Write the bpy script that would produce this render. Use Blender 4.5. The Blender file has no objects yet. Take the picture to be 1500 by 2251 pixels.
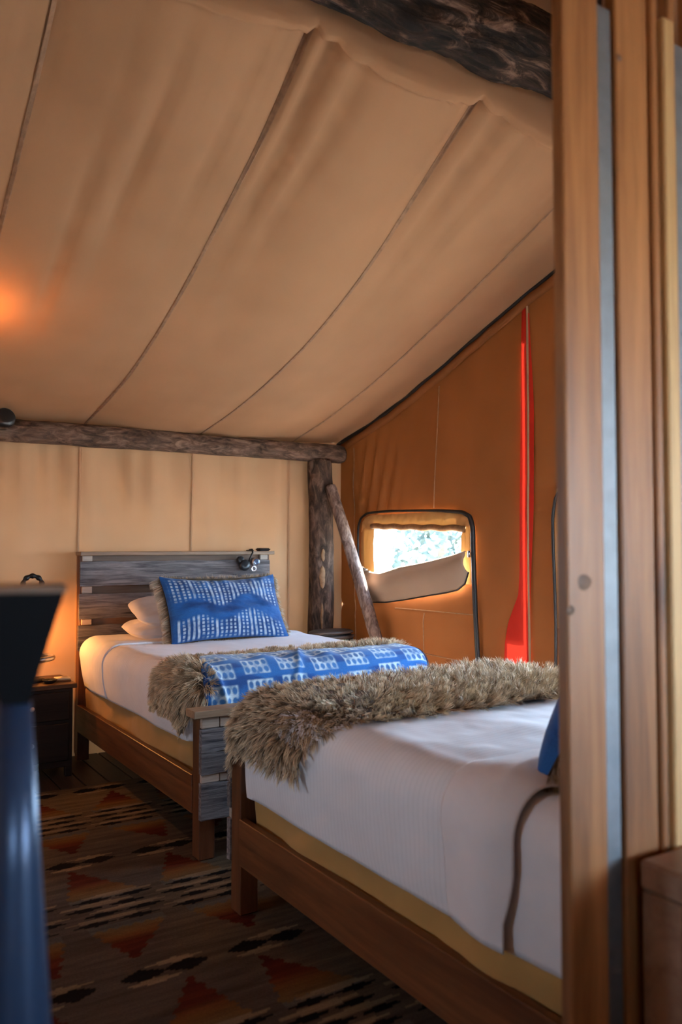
import bpy, bmesh, math, random
import numpy as np
from mathutils import Vector, Matrix
random.seed(7)
RNG = np.random.default_rng(11)
scene = bpy.context.scene
COL = scene.collection

# ------------------------------------------------------------------ camera
F_PX, YAW, PITCH = 1822.0, math.radians(32.3), math.atan(74.5 / 1822.0)
cam = bpy.data.cameras.new('camera')
cam_ob = bpy.data.objects.new('camera', cam)
COL.objects.link(cam_ob)
cam.sensor_fit = 'VERTICAL'
cam.sensor_height = 36.0
cam.lens = F_PX / 2251.0 * 36.0
cam_ob.location = (0, 0, 1.4)
cam_ob.rotation_euler = (math.pi / 2 + PITCH, 0, -YAW)
cam.clip_start = 0.02
cam.dof.use_dof = True
cam.dof.focus_distance = 4.2
cam.dof.aperture_fstop = 2.8
scene.camera = cam_ob

# ------------------------------------------------------------------ world, daylight, exposure
SKY = 33.0
world = bpy.data.worlds.new('sky')
scene.world = world
world.use_nodes = True
wn = world.node_tree
wn.nodes.clear()
w_out = wn.nodes.new('ShaderNodeOutputWorld')
w_bg = wn.nodes.new('ShaderNodeBackground')
w_tc = wn.nodes.new('ShaderNodeTexCoord')
w_sep = wn.nodes.new('ShaderNodeSeparateXYZ')
w_ramp = wn.nodes.new('ShaderNodeValToRGB')
w_ramp.color_ramp.elements[0].position = 0.0
w_ramp.color_ramp.elements[0].color = (0.58, 0.79, 1.0, 1)
w_ramp.color_ramp.elements[1].position = 0.7
w_ramp.color_ramp.elements[1].color = (0.45, 0.66, 1.0, 1)
wn.links.new(w_tc.outputs['Generated'], w_sep.inputs[0])
wn.links.new(w_sep.outputs['Z'], w_ramp.inputs[0])
wn.links.new(w_ramp.outputs[0], w_bg.inputs['Color'])
w_bg.inputs['Strength'].default_value = SKY
wn.links.new(w_bg.outputs[0], w_out.inputs[0])

# afternoon sun high on the side of the gable wall; it never reaches the beds directly
SUN_E = 135.0
sun = bpy.data.lights.new('sun', 'SUN'); sun.energy = SUN_E; sun.angle = math.radians(1.0); sun.color = (1.0, 0.93, 0.82)
sun_ob = bpy.data.objects.new('sun', sun); COL.objects.link(sun_ob)
SUN_DIR = Vector((-math.cos(math.radians(50)) * 0.97, -math.cos(math.radians(50)) * 0.24, -math.sin(math.radians(50))))
sun_ob.rotation_euler = SUN_DIR.to_track_quat('-Z', 'Y').to_euler()
sun_ob.location = (12, 6, 14)

# light portals: they only guide the sky light through the tent's openings, some added for light
def portal(loc, rot, sx, sy):
    l = bpy.data.lights.new('window_portal', 'AREA')
    l.shape = 'RECTANGLE'; l.size = sx; l.size_y = sy
    l.cycles.is_portal = True
    o = bpy.data.objects.new('window_portal', l); COL.objects.link(o)
    o.location = loc; o.rotation_euler = rot
HP = math.pi / 2
# opening rectangles (a0,a1,z0,z1): on the right wall a = Y, on the front wall a = X
HOLE_W1 = (4.18, 5.19, 1.17, 1.53)
HOLE_W2 = (1.95, 3.20, 0.95, 1.66)
HOLE_W_ADDED = (0.98, 1.70, 0.95, 1.66)  # unseen window, added to bring more sky light onto the bed tops
HOLE_DOOR = (1.70, 3.30, 0.95, 1.85)
HOLE_FRONT = (-0.50, 0.00, 1.15, 1.60)
HOLE_LEFT = (2.30, 2.95, 1.20, 1.62)  # unseen opening, added for cool light on the near sides of the beds
for (a0, a1, z0, z1) in (HOLE_W1, HOLE_W2, HOLE_W_ADDED):
    portal((3.66, (a0 + a1) / 2, (z0 + z1) / 2), (HP, 0, HP), a1 - a0, z1 - z0)
for (a0, a1, z0, z1) in (HOLE_DOOR, HOLE_FRONT):
    portal(((a0 + a1) / 2, -1.36, (z0 + z1) / 2), (HP, 0, 0), a1 - a0, z1 - z0)

a0, a1, z0, z1 = HOLE_LEFT
portal((-2.06, (a0 + a1) / 2, (z0 + z1) / 2), (HP, 0, -HP), a1 - a0, z1 - z0)

vs = scene.view_settings
vs.view_transform = 'Standard'
vs.look = 'None'
vs.gamma = 1.0
vs.use_curve_mapping = False
vs.exposure = 0.0
scene.cycles.use_denoising = True
scene.cycles.max_bounces = 5
scene.cycles.diffuse_bounces = 4
scene.cycles.use_adaptive_sampling = True
scene.cycles.adaptive_threshold = 0.15
scene.cycles.adaptive_min_samples = 16
scene.cycles.sample_clamp_indirect = 6.0

# ------------------------------------------------------------------ numpy noise
def _hash(ix, iy, iz, seed):
    h = (ix * 374761393 + iy * 668265263 + iz * 2147483647 + seed * 974634123) & 0xFFFFFFFF
    h = ((h ^ (h >> 13)) * 1274126177) & 0xFFFFFFFF
    h = ((h ^ (h >> 16)) * 2246822519) & 0xFFFFFFFF
    return ((h ^ (h >> 15)) & 0xFFFFFF) / float(0xFFFFFF)
def vnoise(x, y, z=0.0, seed=0):
    x = np.asarray(x, float); y = np.asarray(y, float)
    x, y, z = np.broadcast_arrays(x, y, np.asarray(z, float))
    fx, fy, fz = np.floor(x), np.floor(y), np.floor(z)
    ix, iy, iz = fx.astype(np.int64), fy.astype(np.int64), fz.astype(np.int64)
    u, v, w = x - fx, y - fy, z - fz
    u = u * u * (3 - 2 * u); v = v * v * (3 - 2 * v); w = w * w * (3 - 2 * w)
    r = 0
    for dx in (0, 1):
        for dy in (0, 1):
            for dz in (0, 1):
                r = r + _hash(ix + dx, iy + dy, iz + dz, seed) * (u if dx else 1 - u) * (v if dy else 1 - v) * (w if dz else 1 - w)
    return r * 2 - 1
def fbm(x, y, z=0.0, seed=0, octv=4):
    r = 0; a = 1.0
    for k in range(octv):
        r = r + a * vnoise(np.asarray(x) * 2 ** k, np.asarray(y) * 2 ** k, np.asarray(z) * 2 ** k, seed + k * 17)
        a *= 0.5
    return r
def smooth(a, b, x):
    t = np.clip((np.asarray(x, float) - a) / (b - a), 0, 1)
    return t * t * (3 - 2 * t)

# ------------------------------------------------------------------ object helpers
ORG = {}
def empty(name, loc, label=None, cat=None, group=None, kind=None):
    o = bpy.data.objects.new(name, None)
    COL.objects.link(o)
    o.empty_display_size = 0.1
    o.location = loc
    ORG[o.name] = np.array(loc, float)
    return tag(o, label, cat, group, kind)
def tag(o, label=None, cat=None, group=None, kind=None):
    if label: o['label'] = label
    if cat: o['category'] = cat
    if group: o['group'] = group
    if kind: o['kind'] = kind
    return o
def mk(name, V, F, mat, parent=None, sm=False, col=None, uv=None):
    V = np.asarray(V, float).reshape(-1, 3)
    if parent is None:
        org = np.array([(V[:, 0].min() + V[:, 0].max()) / 2, (V[:, 1].min() + V[:, 1].max()) / 2, V[:, 2].min()])
    else:
        org = ORG[parent.name]
    me = bpy.data.meshes.new(name)
    if isinstance(F, np.ndarray) and F.ndim == 2:
        nf, k = F.shape
        me.vertices.add(len(V)); me.vertices.foreach_set('co', (V - org).ravel())
        me.loops.add(nf * k); me.loops.foreach_set('vertex_index', F.ravel().astype(np.int32))
        me.polygons.add(nf)
        me.polygons.foreach_set('loop_start', np.arange(0, nf * k, k, dtype=np.int32))
        me.update(calc_edges=True)
    else:
        me.from_pydata((V - org).tolist(), [], [list(map(int, f)) for f in F])
        me.update()
    if col is not None:
        ca = me.color_attributes.new('col', 'FLOAT_COLOR', 'POINT')
        c4 = np.ones((len(V), 4)); c4[:, :3] = col
        ca.data.foreach_set('color', c4.ravel())
    if uv is not None:
        ul = me.uv_layers.new(name='uv')
        li = np.zeros(len(me.loops), dtype=np.int32); me.loops.foreach_get('vertex_index', li)
        ul.data.foreach_set('uv', np.asarray(uv, float)[li].ravel())
    if sm:
        me.polygons.foreach_set('use_smooth', np.ones(len(me.polygons), dtype=bool))
    me.materials.append(mat)
    o = bpy.data.objects.new(name, me)
    COL.objects.link(o)
    if parent is not None:
        o.parent = parent
        ORG[o.name] = org
    else:
        o.location = org
        ORG[o.name] = org
    return o
def gridf(n, m, wrap_m=False):
    i = np.arange(n - 1)[:, None]; j = np.arange(m if wrap_m else m - 1)[None, :]
    a = i * m + j; b = i * m + (j + 1) % m
    c = (i + 1) * m + (j + 1) % m; d = (i + 1) * m + j
    return np.stack([a, b, c, d], -1).reshape(-1, 4)
def box_vf(x0, x1, y0, y1, z0, z1, bev=0.003):
    bm = bmesh.new()
    bmesh.ops.create_cube(bm, size=1)
    bmesh.ops.scale(bm, verts=bm.verts, vec=(x1 - x0, y1 - y0, z1 - z0))
    bmesh.ops.translate(bm, verts=bm.verts, vec=((x0 + x1) / 2, (y0 + y1) / 2, (z0 + z1) / 2))
    if bev: bmesh.ops.bevel(bm, geom=bm.edges[:] , offset=bev, segments=1, affect='EDGES')
    bm.verts.index_update()
    V = [v.co[:] for v in bm.verts]; F = [[v.index for v in f.verts] for f in bm.faces]
    bm.free()
    return V, F
def bx(name, x0, x1, y0, y1, z0, z1, mat, parent=None, bev=0.003):
    V, F = box_vf(x0, x1, y0, y1, z0, z1, bev)
    return mk(name, V, F, mat, parent)
def plank(name, x0, x1, y0, y1, z0, z1, mat, parent, seed, amp=0.004, n=26):
    """a board along X with slightly chewed edges"""
    xs = np.linspace(x0, x1, n)
    prof = [(y0, z0), (y0, z1), (y1, z1), (y1, z0)]
    V = []
    for k, (yy, zz) in enumerate(prof):
        e = -1 if zz == z0 else 1
        dz = vnoise(xs * 14, np.full(n, k // 1 * 3.1 if k in (0, 3) else 8.0), seed=seed + (0 if e < 0 else 5)) * amp
        dy = vnoise(xs * 9, np.full(n, k * 1.7), seed=seed + 9) * amp * 0.35
        V.append(np.stack([xs, yy + dy, zz + dz], -1))
    V = np.stack(V, 1).reshape(-1, 3)
    F = gridf(n, 4, True).tolist() + [[0, 1, 2, 3], [(n - 1) * 4 + k for k in (3, 2, 1, 0)]]
    return mk(name, V, F, mat, parent)
def lathe_vf(prof, c, n=32, cap=True):
    prof = np.asarray(prof, float)
    a = np.linspace(0, 2 * math.pi, n, endpoint=False)
    V = np.stack([c[0] + prof[:, 0:1] * np.cos(a), c[1] + prof[:, 0:1] * np.sin(a), c[2] + prof[:, 1:2] + 0 * a], -1).reshape(-1, 3)
    F = gridf(len(prof), n, True).tolist()
    if cap:
        F += [list(range(n))[::-1], [(len(prof) - 1) * n + k for k in range(n)]]
    return V, F
def lathe(name, prof, c, mat, parent=None, n=32, cap=True):
    V, F = lathe_vf(prof, c, n, cap)
    return mk(name, V, F, mat, parent, sm=True)
def tube_vf(pts, r, n=8):
    pts = np.asarray(pts, float); m = len(pts)
    r = np.broadcast_to(np.asarray(r, float), (m,))
    T = np.gradient(pts, axis=0); T /= np.linalg.norm(T, axis=1)[:, None] + 1e-9
    up = np.array([0.0, 0.0, 1.0]) if abs(T[0][2]) < 0.9 else np.array([1.0, 0, 0])
    V = []
    u = np.cross(T[0], up); u /= np.linalg.norm(u)
    for k in range(m):
        u = u - T[k] * (u @ T[k]); u /= np.linalg.norm(u) + 1e-9
        w = np.cross(T[k], u)
        a = np.linspace(0, 2 * math.pi, n, endpoint=False)
        V.append(pts[k] + r[k] * (np.cos(a)[:, None] * u + np.sin(a)[:, None] * w))
    V = np.concatenate(V)
    F = gridf(m, n, True).tolist() + [list(range(n))[::-1], [(m - 1) * n + k for k in range(n)]]
    return V, F
def tube(name, pts, r, mat, parent=None, n=8):
    V, F = tube_vf(pts, r, n)
    return mk(name, V, F, mat, parent, sm=True)

# ------------------------------------------------------------------ materials
class NT:
    def __init__(s, name):
        s.m = bpy.data.materials.new(name); s.m.use_nodes = True
        s.t = s.m.node_tree; s.n = s.t.nodes
        s.b = s.n['Principled BSDF']; s.out = s.n['Material Output']
    def add(s, typ, **k):
        nd = s.n.new(typ)
        for a, v in k.items():
            if a.startswith('i_'):
                nd.inputs[a[2:].replace('_', ' ')].default_value = v
            else:
                setattr(nd, a, v)
        return nd
    def link(s, a, b): s.t.links.new(a, b)
    def coords(s, scale=(1, 1, 1), kind='Object'):
        tc = s.add('ShaderNodeTexCoord'); mp = s.add('ShaderNodeMapping')
        mp.inputs['Scale'].default_value = scale
        s.link(tc.outputs[kind], mp.inputs[0])
        return mp.outputs[0]
    def noise(s, co, scale, detail=4, rough=0.55, dist=0.0):
        nd = s.add('ShaderNodeTexNoise'); nd.inputs['Scale'].default_value = scale
        nd.inputs['Detail'].default_value = detail; nd.inputs['Roughness'].default_value = rough
        nd.inputs['Distortion'].default_value = dist
        s.link(co, nd.inputs['Vector']); return nd.outputs['Fac']
    def ramp(s, fac, stops):
        nd = s.add('ShaderNodeValToRGB'); e = nd.color_ramp.elements
        while len(e) < len(stops): e.new(0.5)
        for k, (p, c) in enumerate(stops):
            e[k].position = p; e[k].color = (*c, 1) if len(c) == 3 else c
        s.link(fac, nd.inputs[0]); return nd.outputs[0]
    def mix(s, a, b, fac, mode='MIX'):
        nd = s.add('ShaderNodeMix', data_type='RGBA', blend_type=mode)
        for sock, v in ((nd.inputs[0], fac), (nd.inputs[6], a), (nd.inputs[7], b)):
            if hasattr(v, 'is_output'): s.link(v, sock)
            else: sock.default_value = v if not isinstance(v, tuple) else (*v, 1)
        return nd.outputs[2]
    def bump(s, h, strength=0.3, dist=0.01):
        nd = s.add('ShaderNodeBump'); nd.inputs['Strength'].default_value = strength; nd.inputs['Distance'].default_value = dist
        s.link(h, nd.inputs['Height']); s.link(nd.outputs[0], s.b.inputs['Normal'])
    def set(s, col=None, rough=0.6, metal=0.0, spec=0.5):
        if col is not None:
            if hasattr(col, 'is_output'): s.link(col, s.b.inputs['Base Color'])
            else: s.b.inputs['Base Color'].default_value = (*col, 1)
        s.b.inputs['Roughness'].default_value = rough; s.b.inputs['Metallic'].default_value = metal
        s.b.inputs['Specular IOR Level'].default_value = spec
        return s.m
def plain(name, col, rough=0.6, metal=0.0, spec=0.5, var=0.0):
    t = NT(name)
    if var:
        f = t.noise(t.coords(), 30, 3)
        c = t.ramp(f, [(0.3, tuple(x * (1 - var) for x in col)), (0.7, tuple(min(1, x * (1 + var)) for x in col))])
        return t.set(c, rough, metal, spec)
    return t.set(col, rough, metal, spec)
def wood(name, dark, light, axis=0, across=16, rough=0.5, tint=0.25, bump=0.25, spec=0.4, knots=0.0):
    t = NT(name)
    sc = [across] * 3; sc[axis] = across * 0.06
    tc = t.add('ShaderNodeTexCoord'); oi = t.add('ShaderNodeObjectInfo')
    add = t.add('ShaderNodeVectorMath', operation='ADD')
    sca = t.add('ShaderNodeVectorMath', operation='SCALE'); sca.inputs[0].default_value = (13.1, 7.7, 5.3)
    t.link(oi.outputs['Random'], sca.inputs['Scale'])
    t.link(tc.outputs['Object'], add.inputs[0]); t.link(sca.outputs[0], add.inputs[1])
    mp = t.add('ShaderNodeMapping'); mp.inputs['Scale'].default_value = sc
    t.link(add.outputs[0], mp.inputs[0])
    n1 = t.noise(mp.outputs[0], 1.0, 5, 0.6, 0.8)
    n2 = t.noise(mp.outputs[0], 4.5, 4, 0.7, 0.3)
    c1 = t.ramp(n1, [(0.28, dark), (0.5, tuple((a + b) / 2 for a, b in zip(dark, light))), (0.72, light)])
    c2 = t.ramp(n2, [(0.30, (0.55, 0.5, 0.46)), (0.55, (1, 1, 1))])
    c = t.mix(c1, c2, 0.55, 'MULTIPLY')
    if knots:
        vm = t.add('ShaderNodeMapping'); ks = [knots] * 3; ks[axis] = knots * 0.55
        vm.inputs['Scale'].default_value = ks
        t.link(add.outputs[0], vm.inputs[0])
        vo = t.add('ShaderNodeTexVoronoi'); vo.inputs['Scale'].default_value = 1.0
        t.link(vm.outputs[0], vo.inputs['Vector'])
        k = t.ramp(vo.outputs['Distance'], [(0.03, (0.16, 0.10, 0.07)), (0.10, (0.62, 0.5, 0.42)), (0.2, (1, 1, 1))])
        c = t.mix(c, k, 0.9, 'MULTIPLY')
    if tint:
        r = t.ramp(oi.outputs['Random'], [(0.0, (1 - tint, 1 - tint, 1 - tint)), (1.0, (1, 1, 1))])
        c = t.mix(c, r, 1.0, 'MULTIPLY')
    t.bump(n2, bump, 0.004)
    return t.set(c, rough, 0, spec)
def canvas(name, col, trans=0.0, tcol=None, weave=True):
    t = NT(name)
    f = t.noise(t.coords(), 1.6, 2, 0.6)
    lo = tuple(x * 0.90 for x in col); hi = tuple(min(1, x * 1.08) for x in col)
    c = t.ramp(f, [(0.3, lo), (0.7, hi)])
    t.set(c, 0.85, 0, 0.15)
    if trans:
        tr = t.add('ShaderNodeBsdfTranslucent'); tr.inputs[0].default_value = (*(tcol or col), 1)
        mx = t.add('ShaderNodeMixShader'); mx.inputs[0].default_value = trans
        t.link(t.b.outputs[0], mx.inputs[1]); t.link(tr.outputs[0], mx.inputs[2]); t.link(mx.outputs[0], t.out.inputs[0])
    return t.m
def bark(name, dark, mid, light, across=22, axis=0, contrast=(0.35, 0.5, 0.66)):
    t = NT(name)
    sc = [across] * 3; sc[axis] = across * 0.33
    co = t.coords(tuple(sc))
    n = t.noise(co, 1.0, 6, 0.68, 0.9)
    c = t.ramp(n, [(contrast[0], dark), (contrast[1], mid), (contrast[2], light)])
    t.bump(n, 0.9, 0.012)
    return t.set(c, 0.85, 0, 0.2)
def linen(name, col, stripes=0.0, axis='Y', rough=0.85, bumpd=0.0012, strength=0.28):
    t = NT(name)
    co = t.coords()
    f = t.noise(co, 9, 4, 0.6)
    c = t.ramp(f, [(0.3, tuple(x * 0.94 for x in col)), (0.7, col)])
    if stripes:
        w = t.add('ShaderNodeTexWave', wave_type='BANDS', bands_direction=axis)
        w.inputs['Scale'].default_value = stripes; w.inputs['Distortion'].default_value = 1.2
        w.inputs['Detail'].default_value = 2; w.inputs['Detail Scale'].default_value = 0.6
        t.link(co, w.inputs['Vector'])
        c = t.mix(c, t.ramp(w.outputs['Fac'], [(0.0, (0.95, 0.95, 0.95)), (0.5, (1, 1, 1))]), 1.0, 'MULTIPLY')
        t.bump(w.outputs['Fac'], strength, bumpd)
    t.b.inputs['Sheen Weight'].default_value = 0.15
    return t.set(c, rough, 0, 0.2)
def colattr(name, rough=0.85, weave=0.0, sheen=0.2, spec=0.2):
    t = NT(name)
    a = t.add('ShaderNodeAttribute', attribute_name='col')
    c = a.outputs['Color']
    if weave:
        w = t.noise(t.coords((1, 1, 1)), weave, 3, 0.6)
        c = t.mix(c, t.ramp(w, [(0.3, (0.72, 0.72, 0.72)), (0.7, (1.0, 1.0, 1.0))]), 1.0, 'MULTIPLY')
        t.bump(w, 0.3, 0.003)
    t.b.inputs['Sheen Weight'].default_value = sheen
    return t.set(c, rough, 0, spec)

MAT = dict(
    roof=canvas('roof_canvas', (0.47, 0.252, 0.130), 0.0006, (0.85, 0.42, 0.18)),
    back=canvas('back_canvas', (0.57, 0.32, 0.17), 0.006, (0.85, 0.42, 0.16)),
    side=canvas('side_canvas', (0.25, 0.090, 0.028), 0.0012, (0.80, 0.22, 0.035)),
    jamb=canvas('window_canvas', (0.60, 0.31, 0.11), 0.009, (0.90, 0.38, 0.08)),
    lining=canvas('flap_lining', (0.50, 0.36, 0.25)),
    seam=plain('seam_thread', (0.36, 0.20, 0.11), 0.9, var=0.2),
    piping=plain('black_piping', (0.012, 0.011, 0.011), 0.5),
    red=None,
    bark=bark('pine_bark', (0.030, 0.019, 0.014), (0.115, 0.070, 0.050), (0.27, 0.175, 0.125)),
    bark_post=bark('post_bark', (0.025, 0.016, 0.012), (0.085, 0.052, 0.037), (0.22, 0.14, 0.10), axis=2),
    bark_brace=bark('brace_bark', (0.06, 0.036, 0.026), (0.19, 0.125, 0.10), (0.34, 0.25, 0.21), 30, axis=2),
    bark_ridge=bark('rough_bark', (0.010, 0.007, 0.006), (0.040, 0.023, 0.016), (0.26, 0.16, 0.11), 17, 0, (0.42, 0.54, 0.70)),
    bedwood=wood('bed_frame_wood', (0.085, 0.027, 0.009), (0.225, 0.080, 0.027), 0, 15, 0.42),
    railwood=wood('rail_wood', (0.085, 0.027, 0.009), (0.225, 0.080, 0.027), 1, 15, 0.40),
    postwood=wood('leg_wood', (0.075, 0.024, 0.009), (0.19, 0.066, 0.023), 2, 15, 0.45),
    capwood=wood('cap_wood', (0.30, 0.175, 0.10), (0.50, 0.32, 0.19), 0, 18, 0.5),
    pale=wood('pale_block_wood', (0.50, 0.36, 0.27), (0.66, 0.50, 0.39), 0, 18, 0.6),
    grey=wood('weathered_grey_wood', (0.055, 0.050, 0.055), (0.40, 0.35, 0.34), 0, 60, 0.85, 0.35, 1.0, 0.15),
    panel=wood('panel_wood', (0.15, 0.070, 0.035), (0.33, 0.175, 0.10), 0, 14, 0.55),
    stud=wood('partition_wood', (0.15, 0.052, 0.015), (0.47, 0.205, 0.072), 2, 14, 0.42, 0.22, 0.12, 0.4, 3.2),
    studpale=wood('pale_partition_wood', (0.50, 0.29, 0.11), (0.72, 0.47, 0.22), 2, 12, 0.45, 0.1, 0.12, 0.4),
    zinc=plain('galvanised_strip', (0.17, 0.185, 0.20), 0.5, 0.6, var=0.12),
    knot=plain('knot_wood', (0.12, 0.055, 0.025), 0.6, var=0.4),
    rustic=wood('rustic_cabinet_wood', (0.055, 0.022, 0.010), (0.26, 0.105, 0.040), 2, 9, 0.5, 0.1, 0.4, 0.4, 5.0),
    rustictop=wood('cabinet_top_wood', (0.20, 0.10, 0.055), (0.38, 0.22, 0.14), 0, 9, 0.4),
    floor=wood('floor_plank_wood', (0.020, 0.011, 0.007), (0.075, 0.040, 0.024), 1, 10, 0.5),
    duvet=linen('white_duvet', (0.80, 0.76, 0.77), 16, 'Y'),
    sheet=linen('white_sheet', (0.78, 0.73, 0.74)),
    pillow=linen('white_pillow', (0.80, 0.74, 0.72)),
    tan=linen('tan_cover', (0.44, 0.235, 0.072), 0),
    print=colattr('indigo_print', 0.8, 240, 0.25),
    fur=colattr('fur_strands', 0.65, 0, 0.0, 0.3),
    furbase=plain('fur_backing', (0.10, 0.065, 0.040), 0.95, var=0.3),
    rug=colattr('rug_weave', 0.95, 150, 0.0, 0.05),
    rugback=plain('rug_backing', (0.08, 0.05, 0.035), 0.95),
    black=plain('black_satin', (0.010, 0.010, 0.012), 0.38),
    blacklac=plain('black_lacquer', (0.003, 0.003, 0.004), 0.6, 0, 0.12),
    navy=plain('navy_metal', (0.020, 0.040, 0.085), 0.32, 0.4),
    espresso=wood('espresso_wood', (0.010, 0.006, 0.005), (0.032, 0.018, 0.012), 0, 14, 0.45),
    espressotop=wood('espresso_top', (0.08, 0.042, 0.022), (0.17, 0.09, 0.05), 0, 14, 0.4),
    chrome=plain('brushed_chrome', (0.62, 0.62, 0.64), 0.28, 1.0),
    iron=plain('dark_iron', (0.02, 0.018, 0.018), 0.45, 0.6),
    redbead=plain('red_bead', (0.35, 0.015, 0.012), 0.35),
    paper=plain('cream_card', (0.62, 0.52, 0.36), 0.7),
    heaterrim=plain('heater_rim', (0.07, 0.05, 0.04), 0.5),
    ground=plain('dry_grass_ground', (0.50, 0.46, 0.38), 0.95, var=0.2),
    leaf=plain('tree_leaves', (0.085, 0.115, 0.10), 0.8, var=0.3),
    trunk=plain('tree_trunk', (0.20, 0.15, 0.11), 0.9, var=0.3),
)
def emis(name, col, st):
    t = NT(name); t.b.inputs['Emission Color'].default_value = (*col, 1); t.b.inputs['Emission Strength'].default_value = st
    t.b.inputs['Base Color'].default_value = (*col, 1)
    return t.m
def pane_mat():
    t = NT('clear_vinyl')
    tr = t.add('ShaderNodeBsdfTransparent'); tr.inputs[0].default_value = (0.95, 0.97, 0.97, 1)
    gl = t.add('ShaderNodeBsdfGlossy'); gl.inputs['Roughness'].default_value = 0.15
    mx = t.add('ShaderNodeMixShader'); mx.inputs[0].default_value = 0.04
    t.link(tr.outputs[0], mx.inputs[1]); t.link(gl.outputs[0], mx.inputs[2]); t.link(mx.outputs[0], t.out.inputs[0])
    return t.m
def red_mat():  # carries the red sun glow seen on the gable canvas
    t = NT('red_glow_cloth')
    t.set((0.60, 0.035, 0.02), 0.8, 0, 0.1)
    tr = t.add('ShaderNodeBsdfTranslucent'); tr.inputs[0].default_value = (0.75, 0.045, 0.022, 1)
    mx = t.add('ShaderNodeMixShader'); mx.inputs[0].default_value = 0.026
    t.link(t.b.outputs[0], mx.inputs[1]); t.link(tr.outputs[0], mx.inputs[2]); t.link(mx.outputs[0], t.out.inputs[0])
    return t.m
MAT['pane'] = pane_mat(); MAT['red'] = red_mat()
MAT['bulb'] = emis('warm_bulb', (1.0, 0.40, 0.085), 330.0)
MAT['globe'] = emis('amber_globe', (1.0, 0.34, 0.06), 80.0)
MAT['led'] = emis('red_led', (1.0, 0.12, 0.04), 6.0)

# ================================================================== SETTING
XL, XR, YF, YB = -2.0, 3.6, -1.3, 5.68

# ---- ground and trees outside
bx('ground', -40, 40, -40, 40, -0.55, -0.35, MAT['ground'], bev=0)['kind'] = 'structure'
# ---- plank floor
fl = bx('floor', XL - 0.1, XR + 0.1, YF - 0.1, YB + 0.1, -0.35, -0.024, MAT['floor'], bev=0); fl['kind'] = 'structure'
xp = XL
while xp < XR - 0.01:
    bx('plank', xp + 0.003, min(xp + 0.14, XR) - 0.003, YF, YB, -0.026, 0.0, MAT['floor'], fl, 0.003)
    xp += 0.14

# ---- roof canvas
SEAMS = [-1.90, -1.06, -0.22, 0.63, 1.52, 2.33, 3.14, 3.95]
PY = np.array([2.60, 2.92, 3.36, 3.90, 4.59, 5.20, 5.62, 5.80])
Z1 = np.array([3.350, 3.145, 2.925, 2.680, 2.440, 2.310, 2.240, 2.205])
Z2 = np.array([3.300, 3.110, 2.850, 2.605, 2.390, 2.265, 2.200, 2.170])
ZG = np.array([3.270, 3.145, 2.990, 2.800, 2.545, 2.355, 2.255, 2.215])
def herm(y, Y, Z):
    d = np.gradient(Z, Y)
    k = np.clip(np.searchsorted(Y, y) - 1, 0, len(Y) - 2)
    h = Y[k + 1] - Y[k]; t = (y - Y[k]) / h
    return (2 * t**3 - 3 * t**2 + 1) * Z[k] + (t**3 - 2 * t**2 + t) * h * d[k] + (-2 * t**3 + 3 * t**2) * Z[k + 1] + (t**3 - t**2) * h * d[k + 1]
def panel_u(x):
    s = np.array(SEAMS); k = np.clip(np.searchsorted(s, x) - 1, 0, len(s) - 2)
    return np.clip((x - s[k]) / (s[k + 1] - s[k]), 0, 1)
def roof_z(x, y):
    """rear slope, y from 2.6 (ridge line) to 5.8 (eave)"""
    x = np.asarray(x, float); y = np.asarray(y, float)
    a, b, g = herm(y, PY, Z1), herm(y, PY, Z2), herm(y, PY, ZG)
    w1 = smooth(1.52, 2.33, x); w2 = np.clip((x - 2.33) / (XR - 2.33), 0, 1)
    z = a * (1 - w1) + b * w1
    z = z * (1 - w2) + g * w2
    u = panel_u(x)
    sag = 0.028 + 0.085 * smooth(3.6, 2.6, y) if False else 0.028 + 0.085 * (1 - smooth(2.6, 3.5, y))
    fade = 1 - smooth(3.14, 3.5, x)
    z = z - sag * np.abs(np.sin(math.pi * u)) ** 0.9 * fade
    # gathers that fan out from the seam heads, and long soft folds
    hot = np.exp(-((y - 2.6) / 0.45) ** 2)
    z = z + 0.022 * hot * np.sin(x * 62 + 3 * np.sin(x * 9)) * np.exp(-((u - 0.5) / 0.42) ** 2 * 0 - np.minimum(u, 1 - u) * 5)
    z = z + 0.006 * fbm(x * 5.5, y * 0.55, seed=3, octv=3) * smooth(5.6, 5.2, y) if False else z + 0.006 * fbm(x * 5.5, y * 0.55, seed=3, octv=3)
    for xc, y0, wd, am in ((1.06, 3.2, 0.022, 0.034), (0.90, 3.7, 0.022, 0.026), (1.34, 3.0, 0.03, 0.02), (1.62, 2.95, 0.030, 0.035), (1.75, 3.0, 0.03, 0.02), (2.45, 3.0, 0.03, 0.025), (2.60, 3.0, 0.03, 0.025)):
        z = z + am * np.exp(-((x - xc) / wd) ** 2) * np.exp(-((y - y0) / 0.55) ** 2)
    return z
def front_path():
    # from the ridge line up over the ridge log and down to the front wall: (y, z offset from ridge edge, blend)
    return np.array([(2.60, 0.0), (2.570, -0.045), (2.545, -0.035), (2.52, 0.10), (2.50, 0.28), (2.42, 0.35), (2.20, 0.36), (1.80, 0.30), (1.2, 0.08), (0.5, -0.22), (-0.3, -0.60), (-1.36, -1.08)])
ys = np.concatenate([np.linspace(YB + 0.08, 2.6, 120), []])
xs = np.unique(np.concatenate([np.linspace(XL - 0.04, XR + 0.02, 170), np.array([s for s in SEAMS if XL < s < XR])]))
X, Y = np.meshgrid(xs, ys)
ZR = roof_z(X, Y)
Vr = np.stack([X, Y, ZR], -1)
fp = front_path()
ridge = ZR[-1]
mean_r = 3.33
rows = []
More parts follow.
